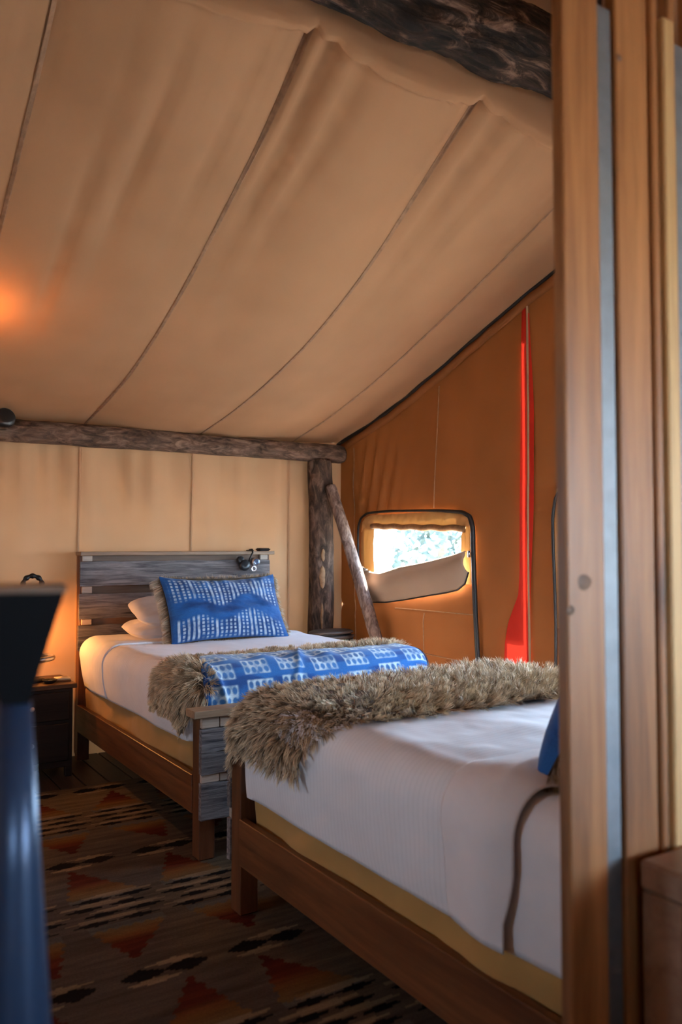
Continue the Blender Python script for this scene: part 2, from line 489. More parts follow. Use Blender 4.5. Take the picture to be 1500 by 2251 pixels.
for k in range(1, len(fp)):
    nsub = 4
    for q in range(1, nsub + 1):
        t = q / nsub
        yy = fp[k - 1, 0] * (1 - t) + fp[k, 0] * t; dz = fp[k - 1, 1] * (1 - t) + fp[k, 1] * t
        w = np.exp(-(2.60 - yy) / 0.10) if yy > 2.2 else 0.0
        zz = (ridge + dz) * w + (mean_r + dz) * (1 - w) + 0.01 * vnoise(xs * 4, np.full(len(xs), yy * 2), seed=21)
        rows.append(np.stack([xs, np.full(len(xs), yy), zz], -1))
Vall = np.concatenate([Vr, np.stack(rows)], 0)
ceil = mk('ceiling', Vall.reshape(-1, 3), gridf(Vall.shape[0], Vall.shape[1]), MAT['roof'], sm=True); ceil['kind'] = 'structure'
for sx in SEAMS[1:-1]:
    yy = np.linspace(YB + 0.02, 2.61, 90)
    P = []
    for off, dz in ((-0.010, -0.002), (-0.005, -0.007), (0.0, -0.004), (0.005, -0.007), (0.010, -0.002)):
        P.append(np.stack([np.full_like(yy, sx + off), yy, roof_z(np.full_like(yy, sx + off), yy) + dz], -1))
    P = np.stack(P, 1)
    mk('seam', P.reshape(-1, 3), gridf(90, 5), MAT['seam'], ceil, sm=True)

# ---- canvas walls made as cloth grids with real openings
def cloth_wall(name, a0, a1, zf, z0, mat, hole_list, to3d, step=0.035, fold=None):
    cuts_a = [a0, a1] + [h for H in hole_list for h in H[:2]]
    cuts_z = [0.0, 1.0]
    av = np.unique(np.round(np.concatenate([np.linspace(a0, a1, int((a1 - a0) / step) + 1), cuts_a]), 4))
    zmax_rect = 2.15
    zv = np.unique(np.round(np.concatenate([np.linspace(z0, zmax_rect, int(zmax_rect / 0.05)), [h for H in hole_list for h in H[2:] if h < zmax_rect]]), 4))
    nup = 14
    A = []; Zm = []
    for a in av:
        top = float(zf(a))
        zz = np.concatenate([zv, zmax_rect + (top - zmax_rect) * np.linspace(0, 1, nup + 1)[1:]])
        A.append(np.full(len(zz), a)); Zm.append(zz)
    A = np.array(A); Zm = np.array(Zm)
    n, m = A.shape
    V = to3d(A, Zm)
    F = gridf(n, m)
    ca = A.reshape(-1)[F].mean(1); cz = Zm.reshape(-1)[F].mean(1)
    keep = np.ones(len(F), bool)
    for (h0, h1, y0, y1) in hole_list:
        keep &= ~((ca > h0) & (ca < h1) & (cz > y0) & (cz < y1))
    o = mk(name, V.reshape(-1, 3), F[keep], mat, sm=True); o['kind'] = 'structure'
    return o
# back wall: soft vertical folds near the beam
def back3d(A, Z):
    d = 0.036 * fbm(A * 7.0, Z * 0.5, seed=31, octv=3) * (0.25 + 0.75 * smooth(1.2, 2.0, Z))
    for sx in SEAMS: d = d + 0.016 * np.exp(-((A - sx + 0.02) / 0.015) ** 2)
    return np.stack([A, YB + d, Z], -1)
wb = cloth_wall('wall_back', XL, XR, lambda a: 2.235, -0.024, MAT['back'], [], back3d)
for sx in SEAMS[1:-1]:
    zz = np.linspace(0.02, 2.18, 60)
    P = np.stack([np.stack([np.full_like(zz, sx - 0.03 + o), back3d(np.full_like(zz, sx - 0.03 + o), zz)[:, 1] - d, zz], -1) for o, d in ((-0.011, 0.006), (-0.004, 0.016), (0.004, 0.016), (0.011, 0.006))], 1)
    mk('seam', P.reshape(-1, 3), gridf(60, 4), MAT['back'], wb, sm=True)
# right gable wall
def gable_top(y):
    y = np.asarray(y, float)
    back = roof_z(np.full_like(y, XR), np.clip(y, 2.6, 5.8))
    front = np.interp(y, [-1.36, -0.3, 0.5, 1.2, 1.8, 2.2, 2.42, 2.5, 2.54, 2.6], [2.25, 2.73, 3.11, 3.41, 3.63, 3.69, 3.68, 3.56, 3.43, 3.27])
    return np.where(y >= 2.6, back, front) + 0.012
def right3d(A, Z):
    w = smooth(1.62, 1.75, Z) * smooth(2.45, 2.0, Z) if False else smooth(1.60, 1.70, Z) * (1 - smooth(1.9, 2.4, Z))
    d = 0.020 * w * np.sin((A + (Z - 1.6) * 0.25) * 46) * np.exp(-((A - 5.2) / 0.32) ** 2)
    d = d + 0.010 * fbm(A * 3.0, Z * 0.8, seed=41, octv=3)
    d = d + 0.012 * np.exp(-((Z - 0.93) / 0.03) ** 2) * smooth(3.9, 4.2, A)
    return np.stack([XR + d, A, Z], -1)
RED = [  # z, y of the left edge, y of the right edge
    (0.10, 3.80, 3.585), (0.636, 3.80, 3.585), (0.80, 3.79, 3.588), (0.93, 3.76, 3.590), (1.03, 3.71, 3.592), (1.10, 3.672, 3.594), (1.25, 3.658, 3.594),
    (1.80, 3.650, 3.590), (2.30, 3.640, 3.586), (2.80, 3.628, 3.583), (2.885, 3.622, 3.583)]
HOLE_RED = (3.583, 3.80, 0.10, 2.14)
wr = cloth_wall('wall_right', YF, YB + 0.06, gable_top, -0.024, MAT['side'], [HOLE_W1, (4.10, 5.33, 1.17, 1.55), (4.24, 5.20, 1.55, 1.61), HOLE_W2, HOLE_W_ADDED, (3.605, 3.77, 0.12, 0.82), (3.606, 3.628, 0.82, 2.66)], right3d)
# black piping with a folded canvas band along the gable edge
yy = np.linspace(5.72, 2.62, 90)
zt = gable_top(yy)
wob = 0.006 * vnoise(yy * 9, yy * 0, seed=5)
bandV = np.stack([np.stack([np.full_like(yy, XR - 0.028), yy, zt - 0.030 + wob], -1), np.stack([np.full_like(yy, XR - 0.040), yy, zt - 0.048 + wob], -1),
                  np.stack([np.full_like(yy, XR - 0.030), yy, zt - 0.085 + wob], -1), np.stack([np.full_like(yy, XR - 0.008), yy, zt - 0.088 + wob], -1)], 1)
tb = mk('trim_1', bandV.reshape(-1, 3), gridf(90, 4), MAT['side'], sm=True); tb['kind'] = 'structure'
tube('piping', np.stack([np.full_like(yy, XR - 0.03), yy, zt - 0.022 + wob], -1), 0.013 + 0.005 * vnoise(yy * 5, yy * 0, seed=8), MAT['piping'], tb)
# seams on the gable wall
def wall_x(y, z): return right3d(np.array([[y]]), np.array([[z]]))[0, 0, 0]
for (ya, za, yb, zb) in ((4.433, 2.50, 4.489, 1.66), (4.62, 0.93, 4.60, 0.30), (5.50, 2.18, 5.46, 0.2), (3.05, 3.0, 3.05, 1.62), (4.95, 0.945, 4.06, 0.955), (4.90, 0.655, 4.05, 0.640)):
    t = np.linspace(0, 1, 40)
    pts = np.stack([[wall_x(ya + (yb - ya) * k, za + (zb - za) * k) - 0.003 for k in t], ya + (yb - ya) * t, za + (zb - za) * t], -1)
    tube('seam', pts, 0.0035, MAT['seam'], wr, 6)
# red sun glow on the wall, shaped as a sheer strip beside the roped seam
rz = np.array([r[0] for r in RED]); rl = np.array([r[1] for r in RED]); rr = np.array([r[2] for r in RED])
zz = np.linspace(0.11, 2.885, 90)
La, Ra = np.interp(zz, rz, rl), np.interp(zz, rz, rr)
P = []
for k in range(9):
    yk = La + (Ra - La) * k / 8
    xk = np.array([wall_x(a, b) for a, b in zip(yk, zz)]) - 0.010 - 0.006 * math.sin(math.pi * k / 8)
    P.append(np.stack([xk, yk, zz], -1))
P = np.stack(P, 1)
rs = mk('red_glow_strip', P.reshape(-1, 3), gridf(90, 9), MAT['red'], sm=True)
tag(rs, 'tall narrow red sun glow on the orange gable wall, built as a cloth strip flaring at its foot', 'fabric strip')
zz2 = np.linspace(0.9, 2.8, 60)
wdt = 0.040 * smooth(0.9, 1.7, zz2) * (1 - 0.75 * smooth(2.1, 2.8, zz2)) + 0.002
P = np.stack([np.stack([np.array([wall_x(3.575 - w * f, z) for w, z in zip(wdt, zz2)]) - 0.012, 3.572 - wdt * f, zz2], -1) for f in (0, 0.5, 1)], 1)
mk('narrow_strip', P.reshape(-1, 3), gridf(60, 3), MAT['red'], rs, sm=True)
zz3 = np.linspace(0.1, 2.90, 60)
tube('seam_rope', np.stack([np.array([wall_x(3.578, z) for z in zz3]) - 0.012, np.full(60, 3.578), zz3], -1), 0.008, plain('rope', (0.42, 0.25, 0.14), 0.9), rs, 6)

# front and left walls behind the camera
wf = cloth_wall('wall_front', XL, XR, lambda a: 2.27, -0.024, MAT['back'], [HOLE_DOOR, HOLE_FRONT], lambda A, Z: np.stack([A, YF + 0.01 * fbm(A * 3, Z, seed=51), Z], -1), 0.07)
def left_top(y): return gable_top(y) + 0.05
wl = cloth_wall('wall_left', YF, YB, left_top, -0.024, MAT['back'], [HOLE_LEFT], lambda A, Z: np.stack([XL + 0.01 * fbm(A * 3, Z, seed=52), A, Z], -1), 0.07)

# ---- window 1 (half unzipped, flap hanging) and window 2
def window_side(n, hole, zip_path, flap_top, flap_bot, fy0, fy1):
    a0, a1, z0, z1 = hole
    w = empty('window_%d' % n, (XR, (a0 + a1) / 2, z0), kind='structure')
    # puckered inner frame of lighter canvas around the opening, standing a little proud
    ym0, ym1, zm1 = a0 - 0.115, a1 + 0.175, z1 + 0.105
    def frame_piece(nm, ya, yb, za, zb, pu):
        U, W = np.meshgrid(np.linspace(0, 1, 44), np.linspace(0, 1, 12), indexing='ij')
        Yy = ya + (yb - ya) * U; Zz = za + (zb - za) * W
        lim = 0.13
        cy = np.minimum(Yy - ym0, ym1 - Yy)
        Zc = zm1 - np.where(cy < lim, lim - np.sqrt(np.maximum(lim**2 - (lim - np.clip(cy, 0, lim))**2, 0)), 0)
        Zz = np.minimum(Zz, Zc)
        d = 0.016 + 0.006 * np.sin(Yy * 70 + Zz * 55) * pu + 0.004 * fbm(Yy * 12, Zz * 12, seed=n * 7)
        if pu: d = d + 0.010 * np.sin(math.pi * W)
        mk(nm, np.stack([XR - d, Yy, Zz], -1).reshape(-1, 3), gridf(44, 12), MAT['jamb'], w, sm=True)
    frame_piece('frame_top', ym0, ym1, z1 - 0.004, zm1, 1.0)
    frame_piece('frame_side', a1, ym1, z0 - 0.02, z1 + 0.04, 0.25)
    frame_piece('frame_side', ym0, a0, z0 - 0.02, z1 + 0.04, 0.25)
    # hem roll above the opening, sagging to one side
    t = np.linspace(0, 1, 40)
    ht = np.stack([np.full(40, XR - 0.026), a1 + 0.02 - (a1 - a0 + 0.06) * t, z1 + 0.018 - 0.035 * t + 0.004 * np.sin(t * 30)], -1)
    tube('hem', ht, 0.022, plain('hem_cloth_%d' % n, (0.30, 0.15, 0.06), 0.9, var=0.3), w, 8)
    V = np.array([(XR + 0.02, a0, z0), (XR + 0.02, a1, z0), (XR + 0.02, a1, z1), (XR + 0.02, a0, z1), (XR + 0.023, a0, z0), (XR + 0.023, a1, z0), (XR + 0.023, a1, z1), (XR + 0.023, a0, z1)])
    mk('pane', V, [[0, 1, 2, 3], [7, 6, 5, 4]], MAT['pane'], w)
    zp = np.array(zip_path)
    s = np.linspace(0, 1, len(zp) * 8); k = np.linspace(0, 1, len(zp))
    zy, zz = np.interp(s, k, zp[:, 0]), np.interp(s, k, zp[:, 1])
    for _ in range(3):
        zy[1:-1] = (zy[:-2] + 2 * zy[1:-1] + zy[2:]) / 4; zz[1:-1] = (zz[:-2] + 2 * zz[1:-1] + zz[2:]) / 4
    rad = 0.009 + 0.007 * smooth(0.42, 0.62, s)
    tube('zipper', np.stack([XR - 0.030 + 0 * s, zy, zz], -1), rad, MAT['piping'], w, 8)
    if flap_top is not None:
        n1, m1 = 60, 26
        S, T = np.meshgrid(np.linspace(0, 1, n1), np.linspace(0, 1, m1), indexing='ij')
        tp = np.array(flap_top); bt = np.array(flap_bot)
        yt = np.interp(S, np.linspace(0, 1, len(tp)), tp[:, 0]); zt_ = np.interp(S, np.linspace(0, 1, len(tp)), tp[:, 1])
        yb_ = np.interp(S, np.linspace(0, 1, len(bt)), bt[:, 0]); zb_ = np.interp(S, np.linspace(0, 1, len(bt)), bt[:, 1])
        Yy = yt + (yb_ - yt) * T; Zz = zt_ + (zb_ - zt_) * T
        belly = 0.045 + 0.05 * np.sin(math.pi * np.clip(T, 0, 1)) ** 0.7 + 0.025 * np.exp(-(T / 0.12) ** 2)
        pl = np.exp(-((S - 0.16) / 0.12) ** 2) * np.exp(-(T / 0.22) ** 2)
        belly = belly + 0.022 * pl * np.sin((S * 1.2 + T * 0.5) * 90)
        fo = mk('flap', np.stack([XR - belly, Yy, Zz], -1).reshape(-1, 3), gridf(n1, m1), MAT['lining'], w, sm=True)
        sol = fo.modifiers.new('thick', 'SOLIDIFY'); sol.thickness = 0.006
        tube('flap_piping', np.stack([XR - belly[:, -1] , Yy[:, -1], Zz[:, -1]], -1), 0.006, MAT['piping'], fo, 6)
    return w
w1 = window_side(1, HOLE_W1,
    [(5.395, 1.27), (5.40, 1.42), (5.395, 1.55), (5.36, 1.615), (5.27, 1.652), (5.0, 1.658), (4.7, 1.650), (4.4, 1.640), (4.16, 1.622), (4.085, 1.590), (4.058, 1.52), (4.055, 1.35), (4.045, 1.1), (4.030, 0.85), (4.012, 0.60), (4.0, 0.35)],
    [(5.405, 1.285), (5.34, 1.262), (5.25, 1.232), (5.16, 1.205), (5.05, 1.198), (4.93, 1.222), (4.80, 1.252), (4.62, 1.275), (4.45, 1.300), (4.25, 1.335), (4.085, 1.368)],
    [(5.40, 1.16), (5.37, 1.05), (5.31, 0.99), (5.20, 0.975), (5.00, 0.985), (4.75, 1.020), (4.50, 1.060), (4.30, 1.090), (4.19, 1.112), (4.12, 1.155), (4.085, 1.23)], 4.08, 5.40)
lathe('zip_pull', [(0.004, 0), (0.010, 0.004), (0.010, 0.03), (0.005, 0.045)], (XR - 0.05, 4.075, 1.325), MAT['chrome'], w1, 10)
w2 = window_side(2, HOLE_W2,
    [(3.36, 0.70), (3.355, 0.95), (3.362, 1.2), (3.37, 1.40), (3.372, 1.56), (3.35, 1.68), (3.25, 1.765), (3.0, 1.78), (2.6, 1.78), (2.0, 1.77), (1.86, 1.74), (1.82, 1.65), (1.81, 1.3), (1.81, 0.9), (1.80, 0.7), (1.80, 0.5)], None, None, 0, 0)

w_added = window_side(3, HOLE_W_ADDED,  # extra window behind the partition, added for its light
    [(1.78, 0.70), (1.775, 0.95), (1.78, 1.2), (1.785, 1.40), (1.785, 1.58), (1.76, 1.70), (1.68, 1.765), (1.5, 1.78), (1.3, 1.78), (1.0, 1.77), (0.90, 1.74), (0.86, 1.65), (0.85, 1.3), (0.85, 0.9), (0.84, 0.7), (0.84, 0.5)], None, None, 0, 0)
# ---- unseen porch behind the camera, added to cut light bounced onto the roof
dk = bx('added_porch_deck', -3.4, 4.6, -5.2, -1.38, -0.34, -0.06, MAT['floor'], bev=0); dk['kind'] = 'structure'
A_, B_ = np.meshgrid(np.linspace(-3.2, 4.4, 40), np.linspace(0, 1, 14), indexing='ij')
aw = mk('added_porch_awning', np.stack([A_, -1.37 - 3.3 * B_, 2.42 - 0.30 * B_ - 0.10 * np.sin(math.pi * B_)], -1).reshape(-1, 3), gridf(40, 14), MAT['roof'], sm=True); aw['kind'] = 'structure'

# ================================================================== LOGS
def log(name, p0, p1, r0, r1, mat, seed, amp, label, cat, nt=40, step=0.022, bend=0.0, group=None):
    p0, p1 = np.array(p0, float), np.array(p1, float)
    L = np.linalg.norm(p1 - p0); T = (p1 - p0) / L
    up = np.array([0, 0, 1.0]) if abs(T[2]) < 0.9 else np.array([1.0, 0, 0])
    u = np.cross(T, up); u /= np.linalg.norm(u); w = np.cross(u, T)
    n = max(8, int(L / step)); s = np.linspace(0, 1, n)
    a = np.linspace(0, 2 * math.pi, nt, endpoint=False)
    S, A = np.meshgrid(s, a, indexing='ij')
    rr = r0 + (r1 - r0) * S
    ca, sa = np.cos(A), np.sin(A)
    nz = fbm(S * L * 4, ca * rr * 22 + 5, sa * rr * 22, seed=seed, octv=4)
    lump = vnoise(S * L * 1.6, ca * 0.8 + 3, sa * 0.8, seed=seed + 3)
    R = rr * (1 + 0.05 * lump) + amp * nz
    endr = np.minimum(S, 1 - S) * L
    R = R * (0.86 + 0.14 * np.sqrt(np.clip(endr / 0.03, 0, 1)))
    cen = p0 + S[..., None] * (p1 - p0) + (w * bend) * np.sin(math.pi * S)[..., None] + u * (0.5 * bend * np.sin(2 * math.pi * S))[..., None]
    V = cen + R[..., None] * (ca[..., None] * u + sa[..., None] * w)
    V = V.reshape(-1, 3)
    F = gridf(n, nt, True).tolist() + [list(range(nt))[::-1], [(n - 1) * nt + k for k in range(nt)]]
    o = mk(name, V, F, mat, sm=True)
    return tag(o, label, cat, group)
log('log_beam', (-1.95, 5.555, 2.145), (3.53, 5.555, 2.125), 0.074, 0.070, MAT['bark'], 3, 0.006, 'long rough-barked log beam under the rear eave of the tent', 'log', 44, 0.02)
post = log('log_post', (3.315, 5.555, 0.0), (3.315, 5.555, 2.075), 0.098, 0.096, MAT['bark_post'], 5, 0.006, 'upright dark log post in the tent corner carrying the eave beam', 'log', 44, 0.02, 0.012)
log('log_brace', (3.335, 5.43, 1.86), (3.515, 4.70, 0.02), 0.042, 0.050, MAT['bark_brace'], 9, 0.004, 'slim diagonal log leaning against the corner post beside the window', 'log', 32, 0.02, 0.01)
log('ridge_log', (-1.95, 2.385, 3.435), (3.57, 2.385, 3.435), 0.138, 0.138, MAT['bark_ridge'], 13, 0.020, 'thick dark flaky-barked ridge log under the tent roof at upper right', 'log', 90, 0.016)
# scraped bark-free scars on the corner post
for zc, h_, ang, wd in ((1.16, 0.09, -1.95, 0.022), (1.33, 0.05, -1.9, 0.014), (0.86, 0.11, -1.98, 0.010)):
    U, W = np.meshgrid(np.linspace(-1, 1, 7), np.linspace(-1, 1, 11))
    wid = np.sqrt(np.maximum(0, 1 - W ** 2)) * wd / 0.098
    ax = ang + U * wid + 0.03 * vnoise(W * 3, W * 0, seed=3)
    rr = 0.106 - 0.006 * U ** 2
    mk('bark_scar', np.stack([3.315 + rr * np.cos(ax) + 0.006, 5.555 + rr * np.sin(ax), zc + h_ * W], -1).reshape(-1, 3), gridf(11, 7), plain('bare_wood', (0.30, 0.17, 0.085), 0.8, var=0.3), post, sm=True)

# ================================================================== BEDS
def make_bed(x0, x1, yh, yf, label, over=0.045):
    """yh = head end, yf = foot end"""
    s = 1 if yh > yf else -1                # +1: head at larger y
    b = empty('wooden_bed', ((x0 + x1) / 2, (yh + yf) / 2, 0.012), label, 'bed', 'matching wooden beds')
    z0 = 0.012
    def yy(a, c): return (min(a, c), max(a, c))
    # headboard
    hy0, hy1 = yy(yh, yh - s * 0.045)
    hb = bx('headboard', x0 + 0.075, x1 - 0.075, hy0, hy1, 0.30, 1.345, MAT['panel'], b)
    for xa in (x0, x1 - 0.075):
        bx('post', xa, xa + 0.075, hy0 - 0.01, hy1 + 0.01, z0, 1.335, MAT['postwood'], b)
    yfc = yh - s * 0.045                     # front face of the headboard
    bx('cap', x0 - 0.012, x1 + 0.012, *yy(yh + s * 0.005, yfc - s * 0.075), 1.337, 1.362, MAT['capwood'], hb)
    for k, (za, zb) in enumerate(((1.137, 1.297), (0.924, 1.087), (0.722, 0.883))):
        plank('plank', x0 - 0.004 - 0.004 * k, x1 - 0.012, *yy(yfc - s * 0.012, yfc - s * 0.042), za, zb, MAT['grey'], hb, 31 * k + 5)
    for za, zb in ((1.299, 1.336), (1.089, 1.135), (0.885, 0.922)):
        bx('spacer', x0 + 0.012, x0 + 0.078, *yy(yfc - s * 0.002, yfc - s * 0.026), za, zb, MAT['pale'], hb)
        bx('spacer', x1 - 0.082, x1 - 0.020, *yy(yfc - s * 0.002, yfc - s * 0.026), za, zb, MAT['pale'], hb)
    # footboard
    fy0, fy1 = yy(yf, yf + s * 0.04)
    fb = bx('footboard', x0 + 0.06, x1 - 0.06, fy0, fy1, 0.20, 0.645, MAT['panel'], b)
    yout = yf
    bx('cap', x0 - over, x1 + over, *yy(yf - s * over, yf + s * 0.055), 0.642, 0.676, MAT['capwood'], fb)
    for k, (za, zb) in enumerate(((0.490, 0.590), (0.392, 0.487), (0.192, 0.352))):
        plank('plank', x0 - 0.004, x1 + 0.004, *yy(yout - s * 0.002, yout - s * 0.032), za, zb, MAT['grey'], fb, 77 + 13 * k)
    for za, zb in ((0.592, 0.640), (0.353, 0.391)):
        for xa, xb in ((x0, x0 + 0.085), (x0 + 0.088, x0 + 0.36), (x1 - 0.09, x1)):
            bx('spacer', xa, xb, *yy(yout - s * 0.001, yout - s * 0.022), za, zb, MAT['pale'], fb)
    for xa in (x0, x1 - 0.075):
        bx('leg', xa, xa + 0.075, *yy(yf, yf + s * 0.08), z0, 0.642, MAT['postwood'], b)
    for xa in (x0 - 0.006, x1 - 0.026):
        bx('side_rail', xa, xa + 0.032, *yy(yf + s * 0.078, yh - s * 0.05), 0.200, 0.372, MAT['railwood'], b)
    for k in range(9):
        yc = yf + (yh - yf) * (k + 0.7) / 9.4
        bx('slat', x0 + 0.027, x1 - 0.027, yc - 0.04, yc + 0.04, 0.245, 0.262, MAT['pale'], b)
    return b
B1 = (1.453, 2.840, 5.545, 3.470)     # x0, x1, head y, foot y
B2 = (1.372, 2.780, 0.975, 2.960)
make_bed(*B1, 'wooden bed with weathered grey plank headboard against the rear tent wall')
make_bed(*B2, 'wooden bed in the foreground, its head hidden behind the plank partition', 0.012)

class Drape:
    """cloth laid over a block: flat coordinates (s,t) -> point and normal"""
    def __init__(g, x0, x1, y0, y1, top, r, hem, tuck=0.0):
        g.x0, g.x1, g.y0, g.y1, g.top, g.r, g.hem, g.tuck = x0, x1, y0, y1, top, r, hem, tuck
        g.L = r * HP + max(0.0, (top - hem) - r)
    def map(g, s, t, off=0.0, clampL=True):
        s = np.asarray(s, float); t = np.asarray(t, float); off = np.asarray(off, float)
        cx = np.clip(s, g.x0 + g.r, g.x1 - g.r); cy = np.clip(t, g.y0 + g.r, g.y1 - g.r)
        qx, qy = s - cx, t - cy
        L = np.hypot(qx, qy); D = np.maximum(L, 1e-9)
        dx, dy = qx / D, qy / D
        if clampL: L = np.minimum(L, g.L)
        a = np.minimum(L / g.r, HP)
        drop = g.r * (1 - np.cos(a)) + np.maximum(0, L - g.r * HP)
        ho = g.r * np.sin(a) - g.tuck * np.clip(drop / max(1e-6, g.top - g.hem), 0, 1) ** 3
        N = np.stack([dx * np.sin(a), dy * np.sin(a), np.cos(a)], -1)
        P = np.stack([cx + dx * ho, cy + dy * ho, g.top - drop], -1)
        return P + N * off[..., None], N
def cloth_patch(name, D, s0, s1, t0, t1, ns, nt, offf, mat, parent=None, thick=0.012, colf=None, warp=None):
    S, T = np.meshgrid(np.linspace(s0, s1, ns), np.linspace(t0, t1, nt), indexing='ij')
    U, W = np.meshgrid(np.linspace(0, 1, ns), np.linspace(0, 1, nt), indexing='ij')
    if warp: S, T = warp(S, T, U, W)
    off = offf(S, T)
    P, N = D.map(S, T, off)
    P2, _ = D.map(S, T, off - (thick(U, W) if callable(thick) else thick))
    n = ns * nt
    Fm = gridf(ns, nt)
    ring = [i * nt for i in range(ns)] + [(ns - 1) * nt + j for j in range(1, nt)] + [i * nt + nt - 1 for i in range(ns - 2, -1, -1)] + [j for j in range(nt - 2, 0, -1)]
    Fr = [[ring[k], ring[(k + 1) % len(ring)], ring[(k + 1) % len(ring)] + n, ring[k] + n] for k in range(len(ring))]
    F = np.concatenate([Fm, Fm[:, ::-1] + n, np.array(Fr)])
    V = np.concatenate([P.reshape(-1, 3), P2.reshape(-1, 3)])
    col = None
    if colf is not None:
        c = colf(S, T, U, W).reshape(-1, 3); col = np.concatenate([c, c])
    return mk(name, V, F, mat, parent, sm=True, col=col), (S, T)

def base_block(x0, x1, ya, yb, label, seed):
    """box spring / mattress under a loose tan cover"""
    D = Drape(x0, x1, ya, yb, 0.56, 0.05, 0.27)
    e = D.L - 0.05
    o, _ = cloth_patch('box_spring', D, x0 - e, x1 + e, ya - e, yb + e, 90, 110,
                       lambda S, T: 0.020 * fbm(S * 4 + T * 2.5, T * 2.2 - S * 3, seed=seed, octv=3) + 0.009 * np.sin((T * 1.3 + S * 3.1) * 9 + 2 * vnoise(S * 3, T * 3, seed=seed)), MAT['tan'], None, 0.008)
    return tag(o, label, 'box spring', 'box springs in fitted tan covers')
base_block(B1[0] + 0.036, B1[1] - 0.036, B1[3] + 0.10, B1[2] - 0.10, 'tan-covered box spring of the bed by the rear wall', 61)
base_block(B2[0] + 0.038, B2[1] - 0.038, B2[2] + 0.10, B2[3] - 0.10, 'tan-covered box spring of the foreground bed', 67)

# duvets
D1 = Drape(1.425, 2.870, 3.585, 5.48, 0.815, 0.115, 0.50, 0.03)
D2 = Drape(1.352, 2.800, 1.02, 2.905, 0.835, 0.115, 0.462, 0.02)
def w_duvet(seed, amp=0.008):
    def f(S, T):
        d = amp * fbm(S * 3.2, T * 2.6, seed=seed, octv=4)
        d = d + 0.006 * np.sin(S * 5 + 2.0 * vnoise(S * 2, T * 5, seed=seed + 2)) * 0.6
        return d
    return f
e1 = D1.L - D1.r
d1, _ = cloth_patch('duvet', D1, D1.x0 - e1, D1.x1 + e1, D1.y0 - e1, 5.42, 130, 150, w_duvet(71), MAT['duvet'], None, 0.03)
tag(d1, 'white ribbed duvet on the bed by the rear tent wall', 'duvet', 'white duvets')
def cuff(S, T):
    c = 0.030 + 0.016 * np.exp(-((T - 5.05) / 0.05) ** 2) + 0.006 * fbm(S * 4, T * 3, seed=81)
    return c
cu1, _ = cloth_patch('turned_cuff', D1, D1.x0 - e1 + 0.01, D1.x1 + e1 - 0.01, 4.86, 5.06, 120, 24, lambda S, T: 0.007 + 0.007 * np.sin(math.pi * (T - 4.86) / 0.2) + 0.006 * fbm(S * 3, T * 5, seed=83), MAT['duvet'], d1, 0.012)
e2 = D2.L - D2.r
# foreground bed: sheet by the pillows, then the duvet with a thick turned-back cuff
sh2, _ = cloth_patch('bed_sheet', D2, D2.x0 - e2, D2.x1 + e2, 1.03, 1.62, 120, 50, lambda S, T: -0.004 + 0.007 * fbm(S * 4, T * 4, seed=91), MAT['sheet'], None, 0.02)
tag(sh2, 'pale sheet tucked under the pillows of the foreground bed', 'bed sheet')
d2, _ = cloth_patch('duvet', D2, D2.x0 - e2, D2.x1 + e2, 1.44, D2.y1 + e2, 150, 130, w_duvet(97, 0.009), MAT['duvet'], None, 0.03)
tag(d2, 'white duvet with turned-back cuff on the foreground bed', 'duvet', 'white duvets')
def cuff2(S, T):
    u = (T - 1.375) / (1.66 - 1.375)
    return 0.000 + 0.032 * np.clip(np.sin(math.pi * np.clip(u * 0.98 + 0.0, 0, 1)), 0, 1) ** 0.75 * (1 - 0.5 * u) + 0.007 * fbm(S * 3.5, T * 4, seed=101) + 0.010 * np.exp(-((T - 1.50 - 0.25 * (S - 1.5)) / 0.02) ** 2) * smooth(1.3, 1.6, S)
def warp2(S, T, U, W):
    # the cuff is pinched towards the hem on the near side
    k = np.clip((D2.x0 + 0.1 - S) / 0.35, 0, 1)
    return S, T + (0.05 * k ** 2 + 0.018 * vnoise(S * 5, S * 0, seed=12) - 0.06 * (1 - k) * smooth(1.4, 1.9, S)) * (1 - W)
cloth_patch('turned_cuff', D2, D2.x0 - e2 + 0.005, D2.x1 + e2 - 0.01, 1.375, 1.66, 120, 36, cuff2, MAT['sheet'], d2, lambda U, W: 0.003 + 0.02 * smooth(0, 0.25, W), None, warp2)

